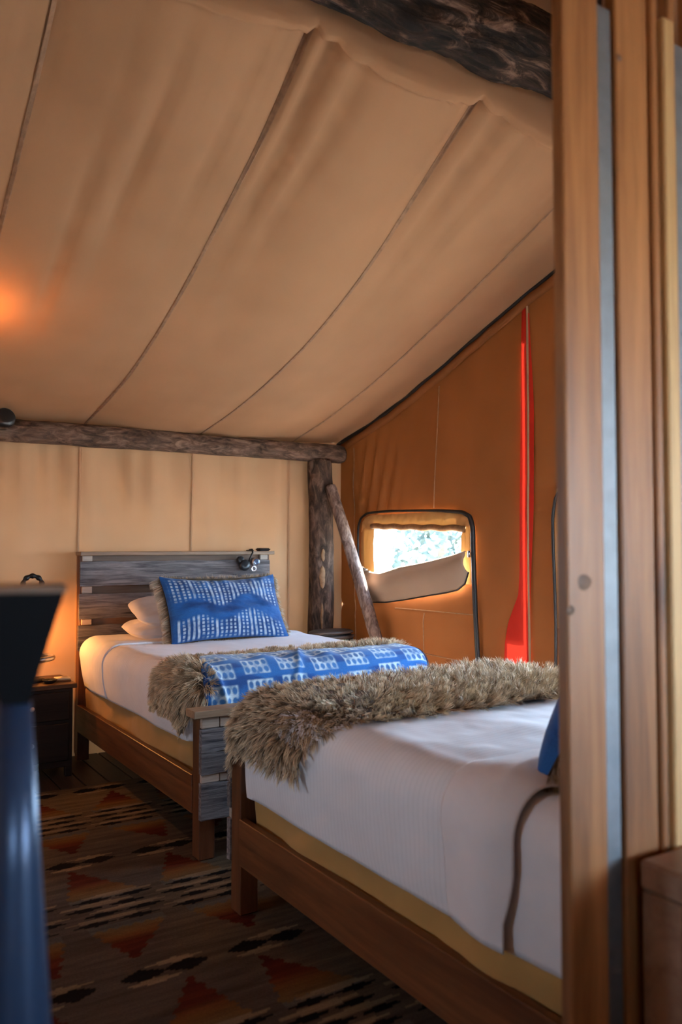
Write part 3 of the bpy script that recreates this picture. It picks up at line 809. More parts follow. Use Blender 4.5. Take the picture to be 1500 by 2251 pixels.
# ------------------------------------------------------------------ fur
def fur_mesh(name, P, N, flow, length, width, parent, seed, tone=(0.62, 0.47, 0.33), root=(0.13, 0.08, 0.045), clump=0.5, spread=0.35, lift=0.45, droop=0.35, cellsize=0.028):
    """P,N,flow: arrays of roots, normals, comb directions; each strand a tapering 3-segment blade"""
    rng = np.random.default_rng(seed)
    n = len(P)
    Lh = length * rng.uniform(0.65, 1.25, n)
    # tufts: strands in one cell share a lean
    cell = np.floor(P / cellsize).astype(np.int64)
    def cr(k): return _hash(cell[:, 0], cell[:, 1], cell[:, 2], seed + k) * 2 - 1
    tuft = np.stack([cr(1), cr(2), cr(3)], -1)
    cc = (cell + 0.5) * cellsize
    sw = np.stack([vnoise(P[:, 0] * 4, P[:, 1] * 4, P[:, 2] * 4, seed + 21), vnoise(P[:, 0] * 4, P[:, 1] * 4, P[:, 2] * 4, seed + 22), 0 * P[:, 0]], -1)
    d = N * lift + flow + tuft * spread + sw * 0.5 + rng.normal(0, 0.16, (n, 3))
    d = d / np.linalg.norm(d, axis=1)[:, None]
    dn = (d * N).sum(1)
    d = d + N * (np.maximum(0.12, dn) - dn)[:, None]
    d /= np.linalg.norm(d, axis=1)[:, None]
    tocen = (cc - P) * clump
    side = np.cross(d, rng.normal(0, 1, (n, 3))); side /= np.linalg.norm(side, axis=1)[:, None]
    g = np.array([0, 0, -1.0]) * droop
    wd = width * rng.uniform(0.7, 1.4, n)
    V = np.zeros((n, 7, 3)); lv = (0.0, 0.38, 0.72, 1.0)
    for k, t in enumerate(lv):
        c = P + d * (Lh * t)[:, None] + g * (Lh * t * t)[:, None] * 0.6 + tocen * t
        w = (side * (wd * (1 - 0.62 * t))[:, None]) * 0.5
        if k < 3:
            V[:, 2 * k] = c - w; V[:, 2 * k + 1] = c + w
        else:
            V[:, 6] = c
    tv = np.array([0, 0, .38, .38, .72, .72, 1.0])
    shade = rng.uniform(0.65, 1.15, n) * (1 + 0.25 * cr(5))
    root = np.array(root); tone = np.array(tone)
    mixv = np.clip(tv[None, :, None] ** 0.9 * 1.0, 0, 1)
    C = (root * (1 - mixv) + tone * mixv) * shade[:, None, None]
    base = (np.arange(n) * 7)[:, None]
    F = np.concatenate([base + np.array([[0, 1, 3]]), base + np.array([[0, 3, 2]]), base + np.array([[2, 3, 5]]), base + np.array([[2, 5, 4]]), base + np.array([[4, 5, 6]])])
    o = mk(name, V.reshape(-1, 3), F.astype(np.int32), MAT['fur'], parent, sm=True, col=np.clip(C.reshape(-1, 3), 0, 1))
    o['kind'] = 'stuff'
    return o
def fur_on(D, n, sfun, off, flowf, seed, parent, length=0.07, width=0.0022, **k):
    rng = np.random.default_rng(seed)
    S, T = sfun(rng, n)
    P, N = D.map(S, T, off)
    fl = flowf(P, N, S, T)
    fl = fl - N * (fl * N).sum(1)[:, None]
    return fur_mesh('fur_pile', P, N, fl, length, width, parent, seed, **k)

# throw on the foreground bed: over the foot end, hanging over the near side and the foot
def near_edge(S):
    return 2.15 + 0.22 * np.clip((1.52 - S) / 0.26, 0, 1)
def furwarp(S, T, U, W):
    t0 = near_edge(S) + 0.03; t1 = T[0, -1]
    return S, t0 + (t1 - t0) * W
D2f = Drape(D2.x0 - 0.006, D2.x1 + 0.004, 1.02, 2.990, D2.top + 0.002, 0.150, 0.40)
sx0 = D2f.x0 + D2f.r - (D2f.r * HP + 0.05); sx1 = D2f.x1 + D2f.r * 0.2
ty1 = D2f.y1 - D2f.r + (D2f.r * HP + 0.18)
th2, _ = cloth_patch('fur_throw', D2f, sx0 + 0.03, sx1, 2.185, ty1 - 0.03, 90, 70, lambda S, T: 0.014 + 0.008 * fbm(S * 3, T * 3, seed=111, octv=3) + 0.008 * np.sin(S * 9 + 1.3 * vnoise(S * 2, T * 4, seed=4)), MAT['furbase'], None, 0.014, None, furwarp)
tag(th2, 'shaggy brown fur throw across the foot of the foreground bed', 'throw', 'fur throws')
def s2(rng, n):
    S = rng.uniform(sx0, sx1, n); e = near_edge(S)
    T = e + (ty1 - e) * rng.uniform(0, 1, n)
    T = T + 0.02 * vnoise(S * 12, S * 0, seed=6)
    return S, T
def flow2(P, N, S, T):
    f = np.zeros_like(P)
    f[:, 0] = -0.75 * (1 - smooth(1.5, 1.9, P[:, 0])) + 0.30
    f[:, 1] = -0.55 + 1.1 * smooth(2.35, 2.75, P[:, 1])
    f[:, 2] = -0.9 * (1 - N[:, 2])
    return f
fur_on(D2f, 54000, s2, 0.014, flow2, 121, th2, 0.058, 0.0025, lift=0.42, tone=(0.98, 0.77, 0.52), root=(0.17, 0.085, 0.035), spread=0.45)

# throw on the rear bed: fur side showing along the far edge and the near side, indigo lining over the foot
D1f = Drape(D1.x0 - 0.006, D1.x1 + 0.004, D1.y0 - 0.004, 5.48, D1.top + 0.004, 0.125, 0.45)
sa0 = D1f.x0 + D1f.r - (D1f.r * HP + 0.075); sa1 = D1f.x1 - D1f.r * 0.6
ta0 = D1f.y0 + D1f.r - (D1f.r * HP + 0.02)
th1, _ = cloth_patch('fur_throw', D1f, sa0, sa1, ta0, 3.94, 90, 60, lambda S, T: 0.018 + 0.006 * fbm(S * 4, T * 4, seed=131, octv=3), MAT['furbase'], None, 0.012)
tag(th1, 'fur throw with indigo dyed lining folded over the foot of the rear bed', 'throw', 'fur throws')
def s1(rng, n):
    S = np.concatenate([rng.uniform(sa0, sa1 + 0.02, n * 5 // 8), rng.uniform(sa0, 1.56, n - n * 5 // 8)])
    T = np.concatenate([rng.uniform(3.80, 3.95, n * 5 // 8), rng.uniform(ta0, 3.94, n - n * 5 // 8)])
    return S, T + 0.012 * vnoise(S * 14, S * 0, seed=16)
def flow1(P, N, S, T):
    f = np.zeros_like(P)
    f[:, 0] = -0.55 * (1 - smooth(1.5, 1.8, P[:, 0])) + 0.2
    f[:, 1] = 0.45
    f[:, 2] = -0.9 * (1 - N[:, 2])
    return f
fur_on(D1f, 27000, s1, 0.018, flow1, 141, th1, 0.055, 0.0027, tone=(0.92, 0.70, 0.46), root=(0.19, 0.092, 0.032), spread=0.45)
def col_lining(S, T, U, W):
    """blocks of tied dots on indigo, in rows along the throw"""
    v = (T - ta0) / 0.40; x = (S - 1.50) / 1.28
    deep = np.array([0.012, 0.070, 0.26]); mid = np.array([0.022, 0.155, 0.46]); lite = np.array([0.19, 0.43, 0.70]); white = np.array([0.62, 0.74, 0.80])
    bw = 0.190                                             # block pitch along the throw
    xb = (S - 1.52) / bw; xi = np.floor(xb); fx = xb - xi
    rowp = 0.098
    yb = (T - ta0 + 0.02 * vnoise(xi * 3.3, xi * 0, seed=2)) / rowp; yi = np.floor(yb); fy = yb - yi
    inblk = smooth(0.08, 0.14, fx) * (1 - smooth(0.78, 0.86, fx)) * smooth(0.06, 0.12, fy) * (1 - smooth(0.80, 0.88, fy))
    cxn = (fx - 0.11) / 0.71 * 4.0; cyn = (fy - 0.09) / 0.74 * 2.0
    px_ = cxn - np.floor(cxn) - 0.5; py_ = cyn - np.floor(cyn) - 0.5
    dot = smooth(0.27, 0.45, np.hypot(px_, py_ * 0.95))
    frag = np.clip(0.75 + 0.6 * fbm(S * 40, T * 40, seed=9, octv=2), 0, 1)
    wv = inblk * dot * frag
    hz = smooth(0.15, 0.6, 0.5 + 0.5 * fbm(S * 6, T * 30, seed=19, octv=3))
    base = deep + (mid - deep) * hz[..., None]
    halo = inblk * 0.25
    c = base * (1 - halo[..., None]) + lite * halo[..., None] * 0.8
    return c * (1 - wv[..., None]) + white * wv[..., None]
def lin_off(S, T):
    d = 0.034 + 0.007 * fbm(S * 3, T * 5, seed=151, octv=3)
    d = d + 0.010 * np.exp(-((T - 3.70) / 0.05) ** 2) * np.sin(S * 34 + 5 * vnoise(S * 3, T * 2, seed=6)) * np.exp(-((S - 2.05) / 0.4) ** 2)
    d = d + 0.016 * np.exp(-((S - 2.02 - 0.6 * (T - 3.6)) / 0.02) ** 2) * 0.6 + 0.02 * np.exp(-((S - 1.575 + 0.35 * (T - 3.6)) / 0.018) ** 2) * (T < 3.66)
    return d
def warpl(S, T, U, W):
    # left end slants; far edge dips to the right
    return S + 0.10 * (1 - U) * W ** 2, T + 0.03 * np.sin(U * 5) * W * 0.4
cloth_patch('indigo_lining', D1f, 1.505, 2.815, ta0 - 0.03, 3.835, 330, 110, lin_off, MAT['print'], th1, 0.010, col_lining, warpl)

tt_ = np.linspace(ta0 - 0.02, 3.835, 40); ss_ = np.full(40, 2.815)
pe, _n = D1f.map(ss_, tt_, lin_off(ss_, tt_) - 0.003)
tube('edge_binding', pe, 0.008, plain('navy_binding', (0.008, 0.012, 0.04), 0.8), th1, 8)

# ------------------------------------------------------------------ pillows and cushions
def pillow_grid(w, h, thick, nu=60, nv=40, pinch=0.06, seed=0, wr=0.006):
    U, W = np.meshgrid(np.linspace(-1, 1, nu), np.linspace(-1, 1, nv), indexing='ij')
    e = (1 - np.abs(U) ** 2.6) * (1 - np.abs(W) ** 2.6)
    t = thick / 2 * np.clip(e, 0, 1) ** 0.55
    px_ = U * w / 2 * (1 - pinch * (1 - W ** 2)) 
    py_ = W * h / 2 * (1 - pinch * 1.4 * (1 - U ** 2))
    n = wr * fbm(U * 2.2 + seed, W * 2.2, seed=seed, octv=4) * np.clip(e * 4, 0, 1)
    return U, W, px_, py_, t + n
def frame_vec(o, ax, up):
    ax = np.array(ax, float); ax /= np.linalg.norm(ax)
    up = np.array(up, float); up -= ax * (up @ ax); up /= np.linalg.norm(up)
    return np.array(o, float), ax, up, np.cross(ax, up)
def make_pillow(name, o, ax, up, w, h, thick, mat, label, seed, cat='pillow', group='white pillows'):
    U, W, a, b, t = pillow_grid(w, h, thick, 50, 36, 0.05, seed, 0.012)
    a = a * (1 - 0.16 * np.abs(W) ** 4); b = b * (1 - 0.16 * np.abs(U) ** 4)
    O, A, B, N = frame_vec(o, ax, up)
    Pf = O + a[..., None] * A + b[..., None] * B + t[..., None] * N
    Pb = O + a[..., None] * A + b[..., None] * B - t[..., None] * N
    n = U.size
    F = np.concatenate([gridf(50, 36), gridf(50, 36)[:, ::-1] + n])
    ob = mk(name, np.concatenate([Pf.reshape(-1, 3), Pb.reshape(-1, 3)]), F, mat, sm=True)
    return tag(ob, label, cat, group)
make_pillow('pillow', (2.12, 5.19, 0.865), (1, 0, 0), (0, 1, 0.10), 0.94, 0.44, 0.15, MAT['pillow'], 'lower white pillow of the stack on the rear bed', 3)
make_pillow('pillow', (2.13, 5.22, 0.975), (1, 0, 0), (0, 0.95, 0.32), 0.86, 0.42, 0.15, MAT['pillow'], 'upper white pillow of the stack on the rear bed', 5)
make_pillow('pillow', (2.10, 1.21, 0.93), (1, 0, 0), (0, -0.97, 0.25), 0.80, 0.36, 0.17, MAT['pillow'], 'white pillow behind the dark blue cushion on the foreground bed', 8)
def col_cushion(U, W):
    deep = np.array([0.010, 0.050, 0.185]); mid = np.array([0.018, 0.125, 0.385]); white = np.array([0.56, 0.67, 0.78])
    hz = 0.5 + 0.5 * fbm(U * 3, W * 5, seed=23, octv=4)
    c = deep + (mid - deep) * np.clip(hz * 1.15, 0, 1)[..., None]
    x = (U + 1) / 2; v = (W + 1) / 2
    st = x * 26 + 0.10 * vnoise(x * 30, v * 6, seed=7)
    fs = st - np.floor(st)
    core = smooth(0.14, 0.30, fs) * (1 - smooth(0.62, 0.80, fs))
    # the plain wavy band through the middle
    bandc = 0.45 + 0.105 * np.cos(2 * math.pi * (x - 0.69) / 0.54) * smooth(0.08, 0.36, x)
    lo, hi = bandc - 0.15 - 0.02 * np.sin(x * 11), bandc + 0.12
    inb = smooth(-0.03, 0.03, v - lo) * (1 - smooth(-0.03, 0.03, v - hi))
    edge = smooth(0.0, 0.03, v) * (1 - smooth(0.88 + 0.04 * np.sin(x * 7), 0.95, v)) * smooth(0.02, 0.05, x) * (1 - smooth(0.95, 0.98, x))
    si = np.floor(st)
    bead = np.where((_hash(si.astype(np.int64), (v > bandc).astype(np.int64), np.zeros_like(si, dtype=np.int64), 5) > 0.45), smooth(0.05, 0.45, 0.5 + 0.5 * np.sin(v * 125)), 1.0)
    wv = core * (1 - inb) * edge * bead * np.clip(0.75 + 0.4 * fbm(U * 14, W * 14, seed=3, octv=2), 0.2, 1)
    return c * (1 - wv[..., None]) + white * wv[..., None]
def make_cushion(o, ax, up, w, h, thick, label, seed, nfur, nu=260, nv=150, puff=1.0, blunt=None):
    O, A, B, N = frame_vec(o, ax, up)
    root = empty('cushion', (O[0], O[1], O[2] - h / 2), label, 'cushion', 'indigo cushions with fur backs')
    U, W, a, b, t = pillow_grid(w, h, thick, nu, nv, 0.05, seed, 0.008)
    if blunt:
        ee = np.clip((1 - np.abs(U) ** 2.6) * (1 - np.abs(W) ** 2.6), 0, 1)
        t = puff * thick / 2 * ee ** blunt
    b = b - 0.018 * (1 - U ** 2) * (W > 0) * W + 0.01 * np.abs(U) ** 3 * W
    # gathered creases running in from the top seam
    t = t + 0.006 * np.sin(U * 26 + 3 * vnoise(U * 3, W, seed=4)) * np.exp(-((1 - W) / 0.3) ** 2) * np.clip((1 - W) * 12, 0, 1)
    Pf = O + a[..., None] * A + b[..., None] * B + t[..., None] * N
    mk('printed_front', Pf.reshape(-1, 3), gridf(nu, nv), MAT['print'], root, sm=True, col=col_cushion(U, W).reshape(-1, 3))
    U2, W2, a2, b2, t2 = pillow_grid(w * 1.005, h * 1.01, thick, 40, 28, 0.05, seed, 0.0)
    Pb = O + a2[..., None] * A + b2[..., None] * B - (t2[..., None] + 0.002) * N
    bk = mk('fur_back', Pb.reshape(-1, 3), gridf(40, 28)[:, ::-1], MAT['furbase'], root, sm=True)
    rng = np.random.default_rng(seed)
    # roots: the back face plus a dense rim along the seam
    nr = nfur * 3 // 5
    ang = rng.uniform(0, 4, nr); uu = np.where(ang < 1, ang * 2 - 1, np.where(ang < 2, 1, np.where(ang < 3, (ang - 2) * 2 - 1, -1)))
    vv = np.where(ang < 1, 1, np.where(ang < 2, (ang - 1) * 2 - 1, np.where(ang < 3, -1, (ang - 3) * 2 - 1)))
    q = rng.uniform(0.94, 1.0, nr)
    u_ = np.concatenate([uu * q, rng.uniform(-1, 1, nfur - nr)]); v_ = np.concatenate([vv * q, rng.uniform(-1, 1, nfur - nr)])
    ee = np.clip((1 - np.abs(u_) ** 2.6) * (1 - np.abs(v_) ** 2.6), 0, 1)
    tt = thick / 2 * ee ** 0.55
    R = O + (u_ * w / 2 * (1 - 0.05 * (1 - v_ ** 2)))[:, None] * A + (v_ * h / 2 * (1 - 0.07 * (1 - u_ ** 2)))[:, None] * B - (tt + 0.004)[:, None] * N
    rimness = smooth(0.75, 1.0, np.maximum(np.abs(u_), np.abs(v_)))
    outd = (np.where(np.abs(u_) > np.abs(v_), np.sign(u_), 0))[:, None] * A + (np.where(np.abs(v_) >= np.abs(u_), np.sign(v_), 0))[:, None] * B
    Nn = -N[None, :] * (1 - 0.55 * rimness)[:, None] + outd * rimness[:, None]
    Nn /= np.linalg.norm(Nn, axis=1)[:, None]
    fl = outd * 0.5 + np.array([0, 0, -0.25])
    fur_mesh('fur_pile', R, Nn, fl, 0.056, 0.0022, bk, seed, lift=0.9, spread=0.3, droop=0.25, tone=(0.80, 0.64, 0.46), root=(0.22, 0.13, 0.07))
    return root
make_cushion((2.205, 4.865, 1.008), (1, 0, 0), (0, 0.215, 0.375), 0.80, 0.445, 0.15, 'blue striped cushion with fur back leaning on the rear bed pillows', 17, 12000)
make_cushion((1.88, 1.43, 1.025), (-0.95, -0.22, 0), (0.03, -0.19, 0.40), 0.80, 0.43, 0.15, 'dark blue fur-backed cushion half hidden behind the wooden partition', 19, 14000, 260, 150, 1.6, 0.34)

# ================================================================== RUG
def rug_col(x, y):
    base = np.array([0.135, 0.092, 0.066]); base2 = np.array([0.215, 0.140, 0.075])
    k = smooth(-0.3, 0.5, fbm(x * 1.3, y * 1.3, seed=3, octv=3))
    c = base + (base2 - base) * np.clip(k * 0.6 + 0.7 * smooth(3.6, 4.5, y), 0, 1)[..., None]
    stre = np.clip(0.85 + 0.22 * fbm(x * 6, y * 60, seed=5, octv=3), 0.5, 1.3)
    redd = np.array([0.105, 0.016, 0.010]); red = np.array([0.17, 0.030, 0.014]); org = np.array([0.26, 0.105, 0.032]); yel = np.array([0.23, 0.14, 0.06])
    blk = np.array([0.010, 0.008, 0.008]); tan = np.array([0.40, 0.27, 0.155]); gry = np.array([0.17, 0.14, 0.11])
    def put(mask, colr):
        nonlocal c
        c = c * (1 - mask[..., None]) + colr * mask[..., None]
    PX, PY_ = 0.375, 1.075
    for row in range(-1, 4):
        for colm in range(-5, 5):
            cx = 1.00 + PX * colm + 0.012 * row; cy = 3.205 + PY_ * row
            seed = row * 31 + colm * 7
            dx, dy = x - cx, y - cy
            near = (np.abs(dx) < 0.24) & (np.abs(dy) < 0.62)
            if not near.any(): continue
            sk = 0.06 * ((seed % 3) - 1)
            # triangles pointing away, red at the tip fading to yellow at the base
            for sg, tip, b0 in ((1, 0.45, 0.13), (-1, 0.43, 0.16)):
                v = (dy * sg - b0) / (tip - b0)
                hw = 0.145 * (1 - v)
                lean = sk * v
                wob = 0.006 * np.sign(np.sin(dy * 120))
                m = near & (v > 0) & (v < 1) & (np.abs(dx - lean) < hw + wob)
                g = np.clip(v * 1.25, 0, 1)[..., None]
                flip = (seed % 2 == 0) and sg < 0
                gr = np.where(g < 0.35, yel + (org - yel) * (g / 0.35), np.where(g < 0.6, org + (red - org) * ((g - 0.35) / 0.25), red + (redd - red) * ((g - 0.6) / 0.4)))
                c = np.where(m[..., None], gr, c)
                # saw-tooth edge under the triangle
                tooth = near & (dy * sg > b0 - 0.03) & (dy * sg < b0 + 0.022 * np.abs(((dx * 22) % 1) * 2 - 1)) & (np.abs(dx) < 0.14)
                put(tooth.astype(float), gry)
            # bars: black spindles between tan ones
            for bi, by in enumerate((-0.105, -0.035, 0.035, 0.105)):
                off = 0.05 * (1 if bi % 2 else -1)
                for sgx in (-1, 1):
                    xx = np.abs(dx - off * 0.5 - sgx * 0.082)
                    m = near & (np.abs(dy - by) < 0.020 * (1 - xx / 0.085)) & (xx < 0.085)
                    put(m.astype(float), blk)
                xx = np.abs(dx - off)
                m = near & (np.abs(dy - by - 0.033) < 0.016 * (1 - np.clip(xx / 0.16, 0, 1) ** 2)) & (xx < 0.16)
                put(m.astype(float) * 0.9, tan)
            # single spindle half a repeat away
            cy2 = cy + PY_ / 2 - 0.01
            dy2 = y - cy2
            dx2 = x - cx - 0.01
            n2 = (np.abs(dx2) < 0.19) & (np.abs(dy2) < 0.16)
            for sgx in (-1, 1):
                xx = np.abs(dx2 - sgx * 0.075)
                m = n2 & (np.abs(dy2) < 0.042 * (1 - xx / 0.078) ** 0.8 * (xx < 0.078)) & (xx < 0.078)
                put(m.astype(float), blk)
            for sgy in (-1, 1):
                xx = np.abs(dx2 - sgy * 0.05)
                m = n2 & (np.abs(dy2 - sgy * 0.048) < 0.020 * (1 - xx / 0.105)) & (xx < 0.105)
                put(m.astype(float), tan)
    return c * stre[..., None] * 0.62
rx0, rx1, ry0, ry1 = -0.6, 2.25, 1.05, 4.90
nx, ny = int((rx1 - rx0) / 0.0072), int((ry1 - ry0) / 0.0085)
RX, RY = np.meshgrid(np.linspace(rx0, rx1, nx), np.linspace(ry0, ry1, ny), indexing='ij')
rz_ = 0.011 + 0.0012 * fbm(RX * 2, RY * 2, seed=8, octv=2)
rug = mk('kilim_rug', np.stack([RX, RY, rz_], -1).reshape(-1, 3), gridf(nx, ny), MAT['rug'], col=rug_col(RX, RY).reshape(-1, 3))
tag(rug, 'flat woven rug with red and orange triangles and black spindle bars on the floor', 'rug')
bx('rug_edge', rx0, rx1, ry0, ry1, 0.0, 0.009, MAT['rugback'], rug, 0.002)

# ================================================================== NIGHTSTAND AND LAMP
ns = empty('nightstand', (1.10, 5.38, 0.0), 'dark nightstand between the lamp and the rear bed headboard', 'nightstand')
bx('body', 0.86, 1.345, 5.20, 5.57, 0.06, 0.532, MAT['espresso'], ns)
bx('top', 0.84, 1.365, 5.175, 5.585, 0.534, 0.562, MAT['espressotop'], ns, 0.004)
for za, zb in ((0.345, 0.515), (0.10, 0.325)):
    dr = bx('drawer', 0.885, 1.32, 5.184, 5.202, za, zb, MAT['espresso'], ns, 0.004)
    V, F = lathe_vf([(0.006, 0), (0.008, 0.012), (0.015, 0.018), (0.012, 0.028), (0.0, 0.03)], (0, 0, 0), 14)
    V = np.stack([V[:, 0] + 1.10, 5.184 - V[:, 2], V[:, 1] + (za + zb) / 2], -1)
    mk('knob', V, F, MAT['chrome'], dr, sm=True)
for xa in (0.86, 1.305):
    for ya in (5.20, 5.53):
        bx('leg', xa, xa + 0.04, ya, ya + 0.04, 0.0, 0.062, MAT['espresso'], ns)
LX, LY = 1.135, 5.375
lp = empty('table_lamp', (LX, LY, 0.562), 'warm glowing table lamp with iron horseshoe finial on the dark nightstand', 'lamp')
lathe('base', [(0.078, 0), (0.082, 0.006), (0.080, 0.018), (0.066, 0.024), (0.030, 0.030), (0.012, 0.038)], (LX, LY, 0.562), MAT['iron'], lp, 40)
lathe('stem', [(0.012, 0.0), (0.010, 0.02), (0.010, 0.22), (0.014, 0.23), (0.014, 0.26)], (LX, LY, 0.598), MAT['iron'], lp, 20)
a = np.linspace(0, 2 * math.pi, 60)
hoop = lathe('hoop', [(0.124, 0), (0.136, 0.004), (0.141, 0.018), (0.136, 0.030), (0.124, 0.034), (0.119, 0.018), (0.124, 0)], (LX, LY, 0.690), MAT['chrome'], lp, 56, False)
for k in range(3):
    an = k * 2.094 + 0.5
    tube('spoke', [(LX + 0.010 * math.cos(an), LY + 0.010 * math.sin(an), 0.70), (LX + 0.126 * math.cos(an), LY + 0.126 * math.sin(an), 0.706)], 0.004, MAT['iron'], lp)
lathe('bulb', [(0.012, 0.0), (0.014, 0.018), (0.024, 0.040), (0.029, 0.062), (0.024, 0.082), (0.010, 0.094), (0.0, 0.096)], (LX, LY, 0.856), MAT['bulb'], lp, 24)
lathe('shade', [(0.113, 0.0), (0.113, 0.002), (0.088, 0.165), (0.0, 0.170), (0.0, 0.166), (0.085, 0.162), (0.110, 0.0)], (LX, LY, 0.955), MAT['iron'], lp, 48, False)
th = np.linspace(-0.25, math.pi + 0.25, 40)
tube('finial_arch', np.stack([LX + 0.056 * np.cos(th), LY + 0 * th, 1.158 + 0.056 * np.sin(th)], -1), 0.0145 + 0.003 * np.sin(th * 9), MAT['iron'], lp, 10)
for dx in (-0.10, 0.020, -0.06):
    lathe('bead', [(0.0, 0), (0.010, 0.004), (0.013, 0.013), (0.010, 0.022), (0.0, 0.026)], (LX + dx, LY - 0.02, 1.125 + 0.012 * (dx < 0)), MAT['redbead'], lp, 14)
tube('bead_arm', [(LX - 0.11, LY - 0.02, 1.128), (LX + 0.06, LY - 0.02, 1.128)], 0.005, MAT['iron'], lp)
# small things on the nightstand
ds = empty('trinket_dish', (1.222, 5.27, 0.562), 'small dark round dish at the foot of the table lamp', 'dish')
lathe('bowl', [(0.022, 0.0), (0.036, 0.006), (0.045, 0.020), (0.043, 0.022), (0.034, 0.010), (0.0, 0.006)], (1.222, 5.27, 0.562), MAT['iron'], ds, 28)
lathe('ring', [(0.016, 0.008), (0.020, 0.012), (0.016, 0.016), (0.012, 0.012), (0.016, 0.008)], (1.226, 5.262, 0.562), MAT['chrome'], ds, 20, False)
cb = empty('card_box', (1.305, 5.31, 0.562), 'small cream card box lying on the nightstand near the bed', 'box')
bx('tray', 1.262, 1.352, 5.272, 5.348, 0.562, 0.571, MAT['espressotop'], cb, 0.002)
bx('lid', 1.264, 1.350, 5.274, 5.346, 0.572, 0.586, MAT['paper'], cb, 0.003)

# ---- reading light clipped to the headboard cap and a phone on it
rl = empty('reading_light', (2.63, 5.44, 1.362), 'small black and chrome reading light clipped to the rear headboard', 'lamp')
tube('arm', [(2.664, 5.46, 1.372), (2.664, 5.415, 1.374), (2.660, 5.400, 1.350), (2.640, 5.400, 1.315), (2.628, 5.395, 1.285)], 0.006, MAT['iron'], rl)
bx('clip', 2.650, 2.678, 5.415, 5.49, 1.363, 1.371, MAT['iron'], rl, 0.002)
def disc_y(name, c, r, d, mat, parent, n=24):
    V, F = lathe_vf([(r * 0.75, 0), (r, d * 0.15), (r, d * 0.8), (r * 0.85, d), (0.0, d * 0.92)], (0, 0, 0), n)
    V = np.stack([V[:, 0] + c[0], c[1] - V[:, 2], V[:, 1] + c[2]], -1)
    return mk(name, V, F, mat, parent, sm=True)
disc_y('head', (2.600, 5.435, 1.262), 0.040, 0.045, MAT['black'], rl)
disc_y('knob', (2.572, 5.435, 1.300), 0.026, 0.030, MAT['black'], rl)
hd = disc_y('lens_housing', (2.680, 5.430, 1.285), 0.032, 0.050, MAT['chrome'], rl)
disc_y('lens', (2.680, 5.380, 1.285), 0.022, 0.004, plain('lens_glass', (0.10, 0.13, 0.20), 0.1, 0.3), hd)
V, F = lathe_vf([(0.012, 0), (0.024, 0.004), (0.024, 0.012), (0.012, 0.016), (0.012, 0)], (0, 0, 0), 20, False)
mk('switch_ring', np.stack([V[:, 0] + 2.666, 5.405 - V[:, 2], V[:, 1] + 1.236], -1), F, MAT['chrome'], rl, sm=True)
ph = empty('phone_dock', (2.775, 5.46, 1.362), 'flat black tray on the right end of the rear headboard cap', 'tray')
V = np.array([(2.742, 5.435, 1.362), (2.806, 5.435, 1.362), (2.806, 5.49, 1.362), (2.742, 5.49, 1.362), (2.728, 5.425, 1.378), (2.820, 5.425, 1.378), (2.820, 5.50, 1.378), (2.728, 5.50, 1.378)])
mk('dish', V, [[3, 2, 1, 0], [0, 1, 5, 4], [1, 2, 6, 5], [2, 3, 7, 6], [3, 0, 4, 7], [4, 5, 6, 7]], MAT['black'], ph)
bx('device', 2.736, 2.812, 5.432, 5.494, 1.379, 1.385, MAT['blacklac'], ph, 0.002)

# ---- heater between the rear bed and the corner post
ht = empty('space_heater', (3.245, 5.27, 0.0), 'black round-topped space heater with red light beyond the rear bed', 'heater')
def ell(name, prof, mat):
    V, F = lathe_vf(prof, (0, 0, 0), 48)
    return mk(name, np.stack([V[:, 0] * 1.0 + 3.245, V[:, 1] * 0.72 + 5.27, V[:, 2]], -1), F, mat, ht, sm=True)
ell('body', [(0.17, 0.0), (0.18, 0.02), (0.18, 0.70), (0.175, 0.715)], MAT['black'])
ell('rim', [(0.175, 0.716), (0.186, 0.722), (0.186, 0.738), (0.172, 0.740)], MAT['heaterrim'])
ell('grille', [(0.160, 0.741), (0.160, 0.752)], MAT['black'])
ell('lid', [(0.166, 0.753), (0.180, 0.758), (0.176, 0.768), (0.150, 0.776), (0.0, 0.780)], MAT['heaterrim'])
V, F = lathe_vf([(0.005, 0), (0.005, 0.004), (0.0, 0.005)], (0, 0, 0), 10)
mk('indicator', np.stack([V[:, 0] + 3.245, 5.27 - 0.13 - V[:, 2], V[:, 1] + 0.66], -1), F, MAT['led'], ht)

# ---- lamp cord globe at the left edge and a black spotlight on the beam
gp = empty('globe_pendant', (0.60, 4.15, 2.36), 'amber glowing globe lamp hanging just under the canvas roof at far left', 'lamp')
lathe('globe', [(0.0, 0.0), (0.022, 0.004), (0.038, 0.020), (0.043, 0.043), (0.038, 0.066), (0.022, 0.082), (0.014, 0.086)], (0.60, 4.15, 2.36), MAT['globe'], gp, 28)
lathe('socket', [(0.018, 0.0), (0.018, 0.040), (0.006, 0.052)], (0.60, 4.15, 2.446), MAT['iron'], gp, 20)
tube('cord', [(0.60, 4.15, 2.495), (0.60, 4.15, float(roof_z(0.60, 4.15)) + 0.003)], 0.004, MAT['black'], gp)
sp = empty('spotlight', (0.955, 5.46, 2.186), 'black cylindrical spotlight fixed to the eave beam at the left edge', 'lamp')
disc_y('housing', (0.955, 5.475, 2.180), 0.064, 0.14, MAT['black'], sp, 32)
tube('bracket', [(0.955, 5.47, 2.18), (0.955, 5.50, 2.17)], 0.018, MAT['iron'], sp)

